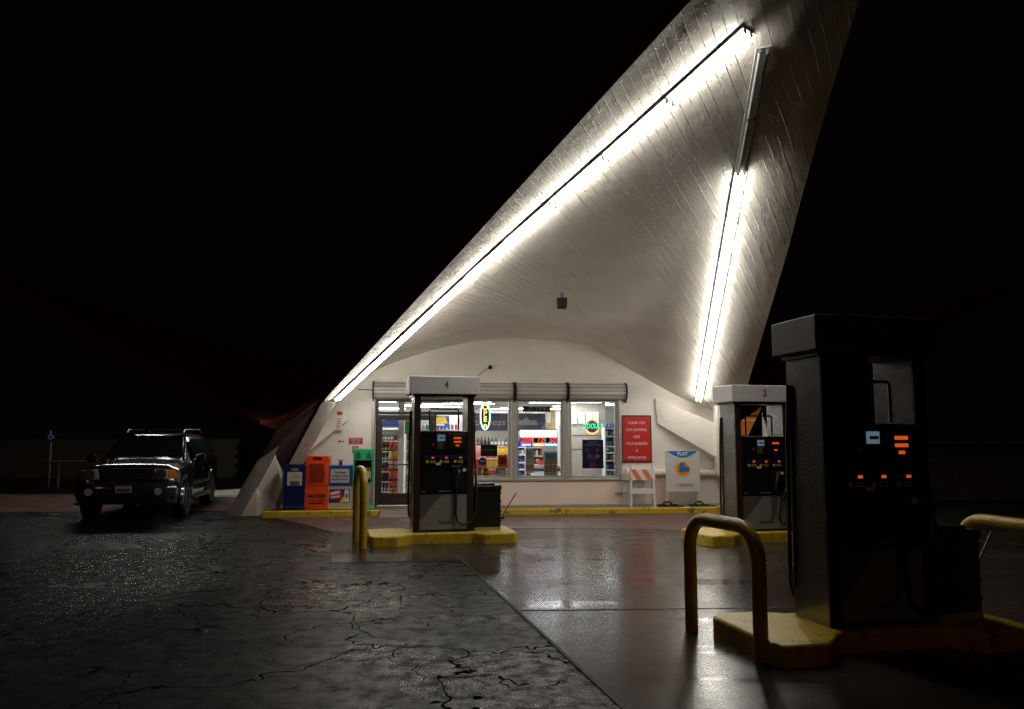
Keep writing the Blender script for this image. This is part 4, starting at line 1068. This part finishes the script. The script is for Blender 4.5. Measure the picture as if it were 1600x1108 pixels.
# ceiling lights
LP = [(752, 624.8), (737, 630.6), (772, 642), (861, 627), (812, 638), (841, 645), (905, 628), (949, 631), (608, 641.5), (695, 631), (688, 635.5)]
for i, (px, py) in enumerate(LP):
    g = G(px, py, 2.63); l = W2F(g); l.y = max(.9, min(6.0, l.y))
    t = thing('ceiling_light', 'white ceiling strip light glowing inside the shop', 'ceiling light', F2W((l.x, l.y, 2.655)), FROT + (R(65) if i == 7 else 0), 'ceiling lights inside the shop')
    MB().box(-.62, .62, -.15, .15, -.03, 0).build('frame', M['plastic_white'], t); MB().box(-.60, .60, -.13, .13, -.042, -.031).build('diffuser', M['panel'], t)
for i in (0, 1, 2, 4, 5):
    l = Vector(((-3.4, -1.0, 1.2, 3.2, -2.2, 2.2)[i], (1.3, 1.2, 1.3, 1.6, 3.6, 3.8)[i], 0))
    t = thing('ceiling_light', 'white ceiling strip light glowing inside the shop', 'ceiling light', F2W((l.x, l.y, 2.655)), FROT, 'ceiling lights inside the shop')
    MB().box(-.62, .62, -.15, .15, -.03, 0).build('frame', M['plastic_white'], t); MB().box(-.60, .60, -.13, .13, -.042, -.031).build('diffuser', M['panel'], t)
# goods: one mesh of each kind, copied
def bottle_proto(m, cap, lab, hgt=.24, r=.034):
    b = MB(); b.lathe([(r * .9, 0), (r, .01), (r, hgt * .55), (r * .42, hgt * .75), (r * .36, hgt * .96)], (0, 0, 0), 9, mi=0)
    b.lathe([(r * 1.03, hgt * .16), (r * 1.03, hgt * .45)], (0, 0, 0), 9, mi=1); b.lathe([(r * .42, hgt * .94), (r * .42, hgt)], (0, 0, 0), 9, mi=2)
    o = b.build('bottle', [M[m], M[lab], M[cap]], None, smooth=True); me = o.data; bpy.data.objects.remove(o); return me
BOT = [bottle_proto('glass_green', 'label_yellow', 'white_paper'), bottle_proto('glass_brown', 'white_paper', 'label_yellow'), bottle_proto('glass_clear', 'can_blue', 'white_paper'), bottle_proto('glass_brown', 'bag_red', 'black_ink'), bottle_proto('glass_green', 'white_paper', 'bag_red')]
def bag_proto(m):
    b = MB(); rows = []
    for i in range(7):
        z = i / 6; th = .045 * math.sin(math.pi * min(1, max(0, .04 + z * .92))) ** .6
        rows.append([Vector((.085 * math.cos(a), th * math.sin(a), z * .27)) for a in [2 * math.pi * k / 12 for k in range(13)]])
    b.grid(rows); o = b.build('snack_bag', M[m], None, smooth=True); me = o.data; bpy.data.objects.remove(o); return me
BAG = [bag_proto(m) for m in ('bag_red', 'bag_orange', 'bag_red', 'bag_pink', 'bag_yellow')]
def can_proto(m):
    o = MB().lathe([(.028, 0), (.033, .01), (.033, .115), (.027, .125)], (0, 0, 0), 10).build('drink_can', M[m], None, smooth=True); me = o.data; bpy.data.objects.remove(o); return me
CAN = [can_proto(m) for m in ('can_blue', 'plastic_white', 'can_blue', 'teal', 'sign_red_ink')]
def goods(name, cat, pool, x0, x1, y, z, step, label, group, sc=1.0, jit=.004):
    x = x0 + step / 2; run = 0; me = random.choice(pool)
    while x < x1 - step / 3:
        if run <= 0: me = random.choice(pool); run = random.randint(1, 3)
        run -= 1
        o = bpy.data.objects.new(name, me); COL.objects.link(o)
        o.location = F2W((x + random.uniform(-jit, jit), y + random.uniform(-jit, jit), z)); o.rotation_euler = (0, 0, FROT + random.uniform(-.1, .1)); o.scale = (sc,) * 3
        tag(o, label, cat, group); x += step
def shelf_unit(label, x0, x1, y, zs, depth=.35, back='shop_white', top=None):
    t = thing('shelf_unit', label, 'shelf', F2W(((x0 + x1) / 2, y, .13)), FROT); hw = (x1 - x0) / 2; tz = (top or max(zs) + .35) - .13
    MB().box(-hw, hw, depth, depth + .03, 0, tz).build('back', M[back], t)
    for z in zs: MB().box(-hw, hw, 0, depth - .002, z - .13 - .03, z - .13).build('shelf', M['plastic_white'], t)
    for s in (-1, 1): MB().box(s * hw - .015, s * hw + .015, .001, depth + .029, 0, tz).build('upright', M['plastic_white'], t)
    return t
# cooler seen through the door
x0, x1 = FL(584, 700, 1.3).x, FL(627, 700, 1.3).x
zs = [FL(600, y, 1.3).z for y in (768, 752.5, 736.5, 720.5, 705, 688.5)]
shelf_unit('white shelves of bottles just inside the glass door', x0, x1, 1.3, zs, back='pump_dark_grey', top=FL(600, 671, 1.3).z)
nm = ['bottom', 'second', 'third', 'fourth', 'fifth', 'top']
for k, z in enumerate(zs): goods('bottle', 'bottle', BOT, x0 + .02, x1 - .02, 1.40, z + .002, .078, 'bottle on the %s shelf inside the glass door' % nm[k], 'bottles inside the glass door', .80)
t, hw, hh = flat('wall_poster', 'blue and white drink banner above the bottles inside the door', 'poster', 586, 648, 627, 669, 1.28, 'white_paper')
MB().xz([(-hw, hh * .15), (hw, hh * .1), (hw, hh * .55), (hw * .3, hh * .75), (-hw * .5, hh * .5), (-hw, hh * .6)], -.011, -.0085).build('picture', M['can_blue'], t)
p = FL(627, 700, 1.25)
tag(MB().box(-.07, .07, 0, .14, 0, 2.5).build('interior_post', M['plastic_white']), 'white square post inside the door beside the bottles', 'post'); o = bpy.data.objects['interior_post']; o.location = F2W((p.x, 1.05, .131)); o.rotation_euler = (0, 0, FROT)
x0, x1 = FL(608, 700, 1.0).x, FL(623, 700, 1.0).x
t = thing('display_rack', 'wire rack of snack packets beside the white post', 'rack', F2W(((x0 + x1) / 2, .95, .13)), FROT)
MB().tube([(0, .1, 0), (0, .1, 1.45)], .02, 8).build('pole', M['socket'], t)
for k in range(6): MB().box(-.12, .12, .0, .2, .1 + k * .24, .115 + k * .24).build('tray', M['socket'], t)
for k in range(6): goods('snack_packet', 'snack packet', BAG, x0, x1, 1.05, .246 + k * .24, .11, 'small snack packet on the wire rack inside the door', 'packets on the wire rack', .62)
# shelves seen over and beside pump 4
x0, x1 = FL(634, 700, 2.2).x, FL(722, 700, 2.2).x
zs = [FL(660, y, 2.2).z for y in (760, 740, 722, 704, 688, 671)]
shelf_unit('grocery shelves behind pump 4 seen through the entrance', x0, x1, 2.2, zs, top=FL(660, 648, 2.2).z)
for k, z in enumerate(zs): goods('drink_can' if k % 2 else 'bottle', 'drink can' if k % 2 else 'bottle', CAN if k % 2 else BOT, x0 + .03, x1 - .03, 2.3, z + .002, .095, 'item on the grocery shelves behind pump 4', 'goods on the grocery shelves', 1.0)
t, hw, hh = flat('menu_board', 'picture board with blue and gold panel above the pump 4 frame', 'menu board', 672, 650, 702, 668, 2.0, 'can_blue')
MB().xz([(-hw * .7, hh * .4), (hw * .8, hh * .35), (hw * .6, hh * .95), (-hw * .4, hh * .9)], -.011, -.0085).build('picture', M['bag_yellow'], t); MB().box(-hw * .5, hw * .5, -.013, -.0112, hh * .15, hh * .35).build('caption', M['white_paper'], t)
t, hw, hh = flat('menu_board', 'dark red and green price board high behind pump 4', 'menu board', 632, 650, 655, 678, 2.0, 'glass_green')
MB().box(-hw, hw, -.011, -.0085, hh * .7, hh).build('band', M['sign_red_ink'], t)
# mural band on the back wall
t, hw, hh = flat('wall_mural', 'dark purple mural band with script lettering across the back wall', 'mural', 700, 646, 852, 674, 5.2, 'mural_purple', th=.03)
text('lettering', 'Business', .30, M['mural_tan'], t, (-.32, -.034, hh * .50), shear=.3, sx=1.1)
xx = FL(835, 660, 5.2).x - FL(776, 660, 5.2).x
MB().xz([(.55, .35 * hh), (1.25, .35 * hh), (1.2, .6 * hh), (1.0, .62 * hh), (.9, .78 * hh), (.78, .62 * hh), (.6, .58 * hh)], -.034, -.031).build('emblem', M['shop_beige'], t)
MB().xz([(.35, hh * .98), (.9, hh * .98), (.5, hh * .6), (.2, hh * .5)], -.033, -.031).build('swirl', M['mural_mauve'], t)
MB().xz([(1.35, hh * .1), (1.7, hh * .05), (1.72, hh * .8), (1.5, hh * .6)], -.033, -.031).build('swirl', M['sky_blue'], t)
t, hw, hh = flat('wall_poster', 'tan picture poster at the right end of the purple mural', 'poster', 852.5, 641, 868, 674, 4.6, 'mural_tan')
MB().box(-hw * .8, hw * .0, -.011, -.0085, hh * .4, hh * .9).build('picture', M['white_paper'], t)
x0, x1 = FL(732, 700, 3.6).x, FL(800, 700, 3.6).x
zs = [FL(770, y, 3.6).z for y in (745, 728, 712, 697, 688.5)]
shelf_unit('drinks shelves below the mural in the OPEN window', x0, x1, 3.6, zs[:4], back='shop_beige', top=FL(770, 673, 3.6).z)
for k, z in enumerate(zs[:4]): goods('bottle', 'bottle', BOT, x0 + .03, x1 - .03, 3.7, z + .002, .10, 'bottle on the drinks shelves below the mural', 'bottles below the mural', 1.1)
x0, x1 = FL(736, 700, 1.1).x, FL(801, 700, 1.1).x
zs = [FL(770, y, 1.1).z for y in (749, 733, 716)]
shelf_unit('low rack of red and orange snack bags under the OPEN sign', x0, x1, 1.1, zs, back='stripe_orange', top=FL(770, 699, 1.1).z)
for k, z in enumerate(zs): goods('snack_bag', 'snack bag', BAG, x0 + .02, x1 - .02, 1.2, z + .002, .125, 'snack bag on the %s row of the rack under the OPEN sign' % ('lowest', 'middle', 'top')[k], 'snack bags under the OPEN sign', .88)
# middle window
x0, x1 = FL(806, 700, 2.0).x, FL(821, 700, 2.0).x
zs = [FL(812, y, 2.0).z for y in (744, 733, 722, 710, 698)]
shelf_unit('narrow shelf of cans left of the EBT paper', x0, x1, 2.0, zs)
for z in zs: goods('drink_can', 'drink can', CAN, x0 + .02, x1 - .02, 2.1, z + .002, .07, 'can on the narrow shelf beside the EBT paper', 'cans on the narrow shelf', 1.1)
x0, x1, z0, z1 = rect(834, 731, 878, 760, 1.4)
t = thing('counter', 'white shop counter with a navy stripe in the middle window', 'counter', F2W(((x0 + x1) / 2, 1.4, .13)), FROT); hw = (x1 - x0) / 2
ztop = FL(850, 729, 1.4).z - .13
MB().box(-hw, hw, 0, .6, 0, ztop).build('body', M['shop_white'], t); MB().box(-hw, hw, -.006, -.001, ztop - .12, ztop - .05).build('stripe', M['navy_ink'], t); MB().box(-hw - .02, hw + .02, -.03, .62, ztop + .001, ztop + .03).build('worktop', M['shop_beige'], t)
t, hw, hh = inshop('cash_register', 'red cash till on the counter behind the window', 'cash register', 842, 716, 850, 727, 1.7)
t.location.z = .13 + ztop + .031
MB().xz([(-.08, 0), (.08, 0), (.08, .08), (-.08, .14)], -.12, .12).build('body', M['sign_red_ink'], t, bevel=.01); MB().box(-.05, .05, -.02, .02, .10, .2).build('screen', M['black_plastic'], t)
t, hw, hh = flat('back_panel', 'grey panel behind the counter below the jackpot display', 'panel', 846, 690, 870, 728, 3.0, 'pump_grey', th=.05)
t, hw, hh = flat('phone_card_display', 'blue hanging card strip at the right side of the middle window', 'card display', 874.5, 664, 878, 675, .3, 'logo_blue')
x0, x1 = FL(806, 700, 4.4).x, FL(862, 700, 4.4).x
zs = [FL(835, y, 4.4).z for y in (738, 725, 712, 699, 687)]
shelf_unit('long wall shelf of drinks far behind the middle window', x0, x1, 4.4, zs, back='pump_dark_grey', top=FL(835, 677, 4.4).z)
for k, z in enumerate(zs): goods('bottle' if k % 2 else 'drink_can', 'bottle' if k % 2 else 'drink can', BOT if k % 2 else CAN, x0 + .03, x1 - .03, 4.5, z + .002, .11, 'item on the far wall shelf behind the middle window', 'goods on the far wall shelf', 1.25)
# right window
x0, x1, z0, z1 = rect(888, 637, 946, 770, 1.6)
t = thing('cooler_partition', 'beige panelled partition close behind the right window', 'partition', F2W(((x0 + x1) / 2, 1.6, .131)), FROT); hw = (x1 - x0) / 2
MB().box(-hw, hw, 0, .1, 0, 2.50).build('panel', M['shop_beige'], t)
gl = MB()
for y in (680.5, 702): z = FL(915, y, 1.6).z - .131; gl.box(-hw, hw, -.006, -.001, z - .012, z + .012)
gl.build('groove', M['pump_dark_grey'], t)
for k, (a, b) in enumerate(((893.5, 901.5), (904, 914), (916, 924.5), (926, 935.5))):
    flat('white_panel', 'white sheet hung high on the partition, %s from the left' % ('first', 'second', 'third', 'fourth')[k], 'sheet', a, 645 - (k > 1), b, 662, 1.55, 'white_paper', 'white sheets on the partition')
x0, x1 = FL(946, 700, 1.0).x, FL(964, 700, 1.0).x
zs = [FL(955, y, 1.0).z for y in (746, 734, 719, 707, 697, 681, 669)]
shelf_unit('dim shelf of goods at the right edge of the right window', x0, x1, 1.0, zs, back='blue_box', top=FL(955, 668, 1.0).z)
for z in zs: goods('drink_can', 'drink can', CAN + BOT[:1], x0 + .02, x1 - .02, 1.1, z + .002, .085, 'item on the dim shelf in the right window', 'goods on the dim shelf', .95)

# ------------------------------------------------------------------ dark four-wheel-drive car
def make_car():
    fr_ = Vector((-7.28, 17.65, 0)); hd = R(11.0)
    t = thing('parked_car', 'dark wet four-wheel-drive car parked facing us left of the shop', 'car', (0, 0, 0), hd)
    # local: x right (seen from front), y to the rear, wheels at x = +-.82, front axle y=0
    ax = Vector((math.cos(hd), math.sin(hd), 0))
    t.location = fr_ - ax * .82
    WB = 3.02
    def sec(y, zt, wt, belt, w, zb, side=None):     # half section, centre to sill
        ws = w
        return [(0, zt), (wt * .55, zt - .006), (wt * .88, zt - .03), (wt, zt - .085), ((wt * .45 + ws * .55), (zt - .085) * .45 + belt * .55), (ws - .012, belt), (ws + .012, belt - .12), (ws + .015, .75), (ws, .55), (ws - .02, zb), (ws - .25, zb - .02), (0, zb - .02)]
    st = [(-.98, .88, .60, .78, .80, .42), (-.95, 1.06, .72, .88, .86, .40), (-.86, 1.14, .80, .98, .93, .38), (-.6, 1.18, .84, 1.05, .965, .38), (0, 1.22, .86, 1.10, .985, .40), (.42, 1.255, .86, 1.14, .985, .40),
          (.50, 1.27, .86, 1.15, .985, .40), (.85, 1.52, .76, 1.16, .985, .40), (1.18, 1.76, .68, 1.17, .985, .40), (1.35, 1.80, .68, 1.17, .985, .40), (2.2, 1.84, .69, 1.17, .985, .40), (3.3, 1.83, .69, 1.17, .985, .40), (3.78, 1.80, .69, 1.17, .98, .42), (3.98, 1.55, .74, 1.16, .965, .45), (4.06, 1.16, .80, 1.08, .95, .45), (4.10, .9, .80, .85, .92, .46)]
    b = MB(); rows = []
    for y, zt, wt, belt, w, zb in st:
        s = sec(y, zt, wt, belt, w, zb)
        rows.append([(-x, y, z) for x, z in s[::-1]][:-1] + [(x, y, z) for x, z in s])
    b.grid(rows); b.poly(rows[0]); b.poly(rows[-1][::-1])
    body = b.build('body', M['car_paint'], t, smooth=True)
    # glass
    def pane(name, pts, off, m='car_glass', par=t):
        return MB().slab(pts, off).build(name, M[m], par)
    pane('windscreen', [(-.80, .505, 1.285), (.80, .505, 1.285), (.655, 1.14, 1.745), (-.655, 1.14, 1.745)], (0, -.016, .012))
    fr2 = MB()
    for s in (-1, 1): fr2.tube([(s * .835, .47, 1.20), (s * .69, 1.14, 1.745)], .022, 6)
    fr2.tube([(-.69, 1.14, 1.76), (.69, 1.14, 1.76)], .015, 6); fr2.build('pillar', M['car_paint'], t, smooth=True)
    for x in (-.45, .15): MB().tube([(x, .47, 1.28), (x + .45, .60, 1.37)], .009, 5).build('wiper', M['black_plastic'], t)
    for s in (-1, 1):
        def sx(z): return s * (.985 - (z - 1.17) / .57 * .27 + .012)
        def side(ys): return [(sx(z), y, z) for y, z in ys]
        for ys in ([(.80, 1.20), (1.78, 1.20), (1.74, 1.68), (1.27, 1.68)], [(1.86, 1.20), (2.72, 1.20), (2.70, 1.68), (1.82, 1.68)], [(2.80, 1.20), (3.80, 1.20), (3.66, 1.66), (2.78, 1.68)]):
            pane('side_window', side(ys), (s * .008, 0, .004))
        for n_, y0, y1 in (('door', .62, 1.82), ('door', 1.84, 2.78)):
            d_ = MB().slab([(s * 1.000, y0, .52), (s * 1.000, y1, .52), (s * 1.002, y1, 1.14), (s * 1.002, y0, 1.14)], (s * .012, 0, 0)).build(n_, M['car_paint'], t, bevel=.01)
            MB().box(min(s * 1.014, s * 1.04), max(s * 1.014, s * 1.04), y1 - .24, y1 - .08, .98, 1.02).build('handle', M['car_grey'], d_, bevel=.008)
        MB().box(min(s * .99, s * 1.03), max(s * .99, s * 1.03), .62, 2.8, .66, .73).build('side_moulding', M['car_grey'], t, bevel=.01)
        MB().box(min(s * .86, s * 1.10), max(s * .86, s * 1.10), .48, 2.52, .36, .42).build('running_board', M['car_grey'], t, bevel=.02)
        mr = MB(); mr.xz([(s * 1.02, 1.17), (s * 1.09, 1.16), (s * 1.25, 1.19), (s * 1.26, 1.33), (s * 1.20, 1.36), (s * 1.07, 1.34)], .60, .72)
        mr.box(min(s * .95, s * 1.06), max(s * .95, s * 1.06), .63, .69, 1.19, 1.23)
        mr.build('mirror', M['car_paint'], t, bevel=.025)
        for yc in (0, WB):
            rows = []; fl = MB()
            for rr, xx in ((.40, .985), (.42, 1.03), (.52, 1.035), (.56, .985)):
                rows.append([(s * xx, yc + rr * math.cos(a), .39 + rr * math.sin(a)) for a in [R(-8 + 196 * k / 16) for k in range(17)]])
            fl.grid(rows)
            fl.build('wheel_arch', M['car_paint'], t, smooth=True)
            MB().lathe([(.43, 0), (.43, .006)], (s * (.988), yc, .39), 24, (s, 0, 0)).build('wheel_well', M['black_ink'], t)
        for yc in (0, WB):
            w_ = thing('wheel', None, None); w_.parent = t; w_.location = (s * .905, yc, .385)
            ty = MB().lathe([(.25, -.125), (.35, -.13), (.38, -.10), (.385, 0), (.38, .10), (.35, .13), (.25, .125)], (0, 0, 0), 28, (s, 0, 0)).build('tyre', M['tyre'], w_, smooth=True)
            ri = MB().lathe([(.24, .10), (.255, .128), (.235, .13), (.215, .07), (.06, .065), (.05, .115), (.03, .12)], (0, 0, 0), 24, (s, 0, 0))
            for k in range(5):
                a = 2 * math.pi * k / 5; c, s2 = math.cos(a), math.sin(a)
                ri.slab([(s * .085, c * .05 - s2 * .035, s2 * .05 + c * .035), (s * .085, c * .05 + s2 * .035, s2 * .05 - c * .035), (s * .11, c * .23 + s2 * .03, s2 * .23 - c * .03), (s * .11, c * .23 - s2 * .03, s2 * .23 + c * .03)], (s * .015, 0, 0))
            ri.build('rim', M['rim'], w_, smooth=False)
        hl = MB(); hl.xz([(s * .50, .86), (s * .80, .86), (s * .82, 1.06), (s * .54, 1.08)], -1.0, -.9); hl = hl.build('headlight', M['head_lens'], t, bevel=.02)
        MB().slab([(s * .815, -.985, .86), (s * .95, -.86, .88), (s * .94, -.85, 1.04), (s * .825, -.975, 1.06)], (0, .10, 0)).build('indicator', M['amber'], t, bevel=.012)
        MB().lathe([(.05, 0), (.10, .03), (.11, .045)], (s * .68, -1.0, .965), 14, (0, -1, 0)).build('lamp_bowl', M['rim'], hl, smooth=True)
        MB().slab([(s * .80, 4.02, .95), (s * .93, 3.98, .95), (s * .90, 3.97, 1.35), (s * .80, 4.01, 1.35)], (0, .06, 0)).build('tail_light', M['red_lens'], t)
        MB().lathe([(.07, 0), (.075, .02)], (s * .66, -1.085, .62), 14, (0, -1, 0)).build('fog_lamp', M['head_lens'], t)
        rk = MB(); rk.tube([(s * .62, 1.35, 1.83), (s * .62, 1.5, 1.905), (s * .62, 3.3, 1.925), (s * .62, 3.5, 1.84)], .016, 6)
        rk.build('roof_rail', M['car_grey'], t, smooth=True)
    for y in (1.75, 2.95): MB().tube([(-.62, y, 1.918), (.62, y, 1.918)], .014, 6).build('roof_bar', M['car_grey'], t, smooth=True)
    gr = MB().box(-.48, .48, -.995, -.93, .84, 1.08).build('grille', M['black_ink'], t, bevel=.01)
    gb = MB()
    for z in (.89, .95, 1.01): gb.box(-.46, .46, -1.004, -.996, z, z + .016)
    gb.build('grille_bar', M['car_grey'], gr)
    bp = MB(); rows = []
    for z, d_, w in ((.40, .0, .86), (.45, .05, .94), (.58, .08, .97), (.74, .07, .97), (.795, .03, .96), (.80, -.06, .93)):
        rows.append([(x * w, -1.02 - d_ + .18 * abs(x) ** 4, z) for x in [-1 + 2 * k / 14 for k in range(15)]] + [(w + .005, -.62, z)])
        rows[-1] = [(-(w + .005), -.62, z)] + rows[-1]
    bp.grid(rows); bp.build('bumper', M['car_paint'], t, smooth=True)
    MB().box(-.95, .95, -1.0, -.5, .36, .40).build('valance', M['black_plastic'], t)
    pl = MB().box(-.155, .155, -1.118, -1.106, .60, .74).build('number_plate', mat('plate', (.45, .38, .33), .45), t)
    ch = MB()
    for k in range(6): ch.box(-.12 + k * .042, -.092 + k * .042, -1.122, -1.1185, .625, .685)
    ch.build('plate_marks', M['navy_ink'], pl)
    MB().box(-.9, .9, .3, 3.6, .30, .42).build('underbody', M['black_ink'], t)
    return t
make_car()

# ------------------------------------------------------------------ far left and far right
g = G(90, 752); g = Vector((-16.6, 29.0, 0))
t = thing('disabled_parking_sign', 'blue wheelchair parking sign on a thin post far left', 'parking sign', g, R(10))
MB().tube([(0, 0, 0), (0, 0, 2.0)], .03, 8).build('post', M['post_grey'], t)
s = MB().box(-.16, .16, -.045, -.032, 1.55, 2.0).build('plate', M['blue_sign'], t, bevel=.01)
MB().tube([(-.02, -.05, 1.92), (-.02, -.05, 1.80), (.06, -.05, 1.79), (.09, -.05, 1.71)], .012, 6).build('pictogram', M['white_ink'], s)
MB().tube([(.07 * math.cos(R(a)) - .02, -.05, 1.75 + .07 * math.sin(R(a))) for a in range(100, 380, 20)], .010, 6).build('pictogram', M['white_ink'], s)
MB().lathe([(.02, 0), (.02, .006)], (-.02, -.047, 1.955), 10, (0, -1, 0)).build('pictogram', M['white_ink'], s)
t = thing('barrier_rail', 'yellow pipe barrier left of the dark car', 'barrier', Vector((-15.6, 28.0, 0)), R(5))
MB().tube([(-.5, 0, .9), (1.6, 0, .9)], .05, 8).build('rail', M['rail_rust'], t)
for x in (-.1, 1.3): MB().tube([(x, 0, 0), (x, 0, .9)], .05, 8).build('post', M['rail_rust'], t)
def block_wall(label, p, q, hgt):
    t = thing('block_wall', label, 'wall', (p[0], p[1], 0), math.atan2(q[1] - p[1], q[0] - p[0])); L_ = math.hypot(q[0] - p[0], q[1] - p[1])
    w_ = MB(); nrow = int(hgt / .2)
    n = int(L_ / .4)
    for r_ in range(nrow):
        off = .2 if r_ % 2 else 0
        for k in range(n): w_.box(off + k * .4 + .004, off + k * .4 + .396, 0 + random.uniform(0, .006), .2, r_ * .2 + .004, r_ * .2 + .196)
    w_.build('blocks', M['block_wall'], t); MB().box(0, L_, .02, .18, 0, hgt).build('mortar', mat('mortar', (.03, .024, .02), .9) if 'mortar' not in M else M['mortar'], t)
    MB().box(-.02, L_ + .2, -.02, .22, hgt, hgt + .06).build('coping', M['block_wall'], t, bevel=.01)
block_wall('low brown block wall in the dark behind the pumps on the right', (9.5, 22.0), (30, 23.5), 1.4)
block_wall('dim block wall at the far left edge behind the parking sign', (-36, 33), (-12, 35), 1.6)
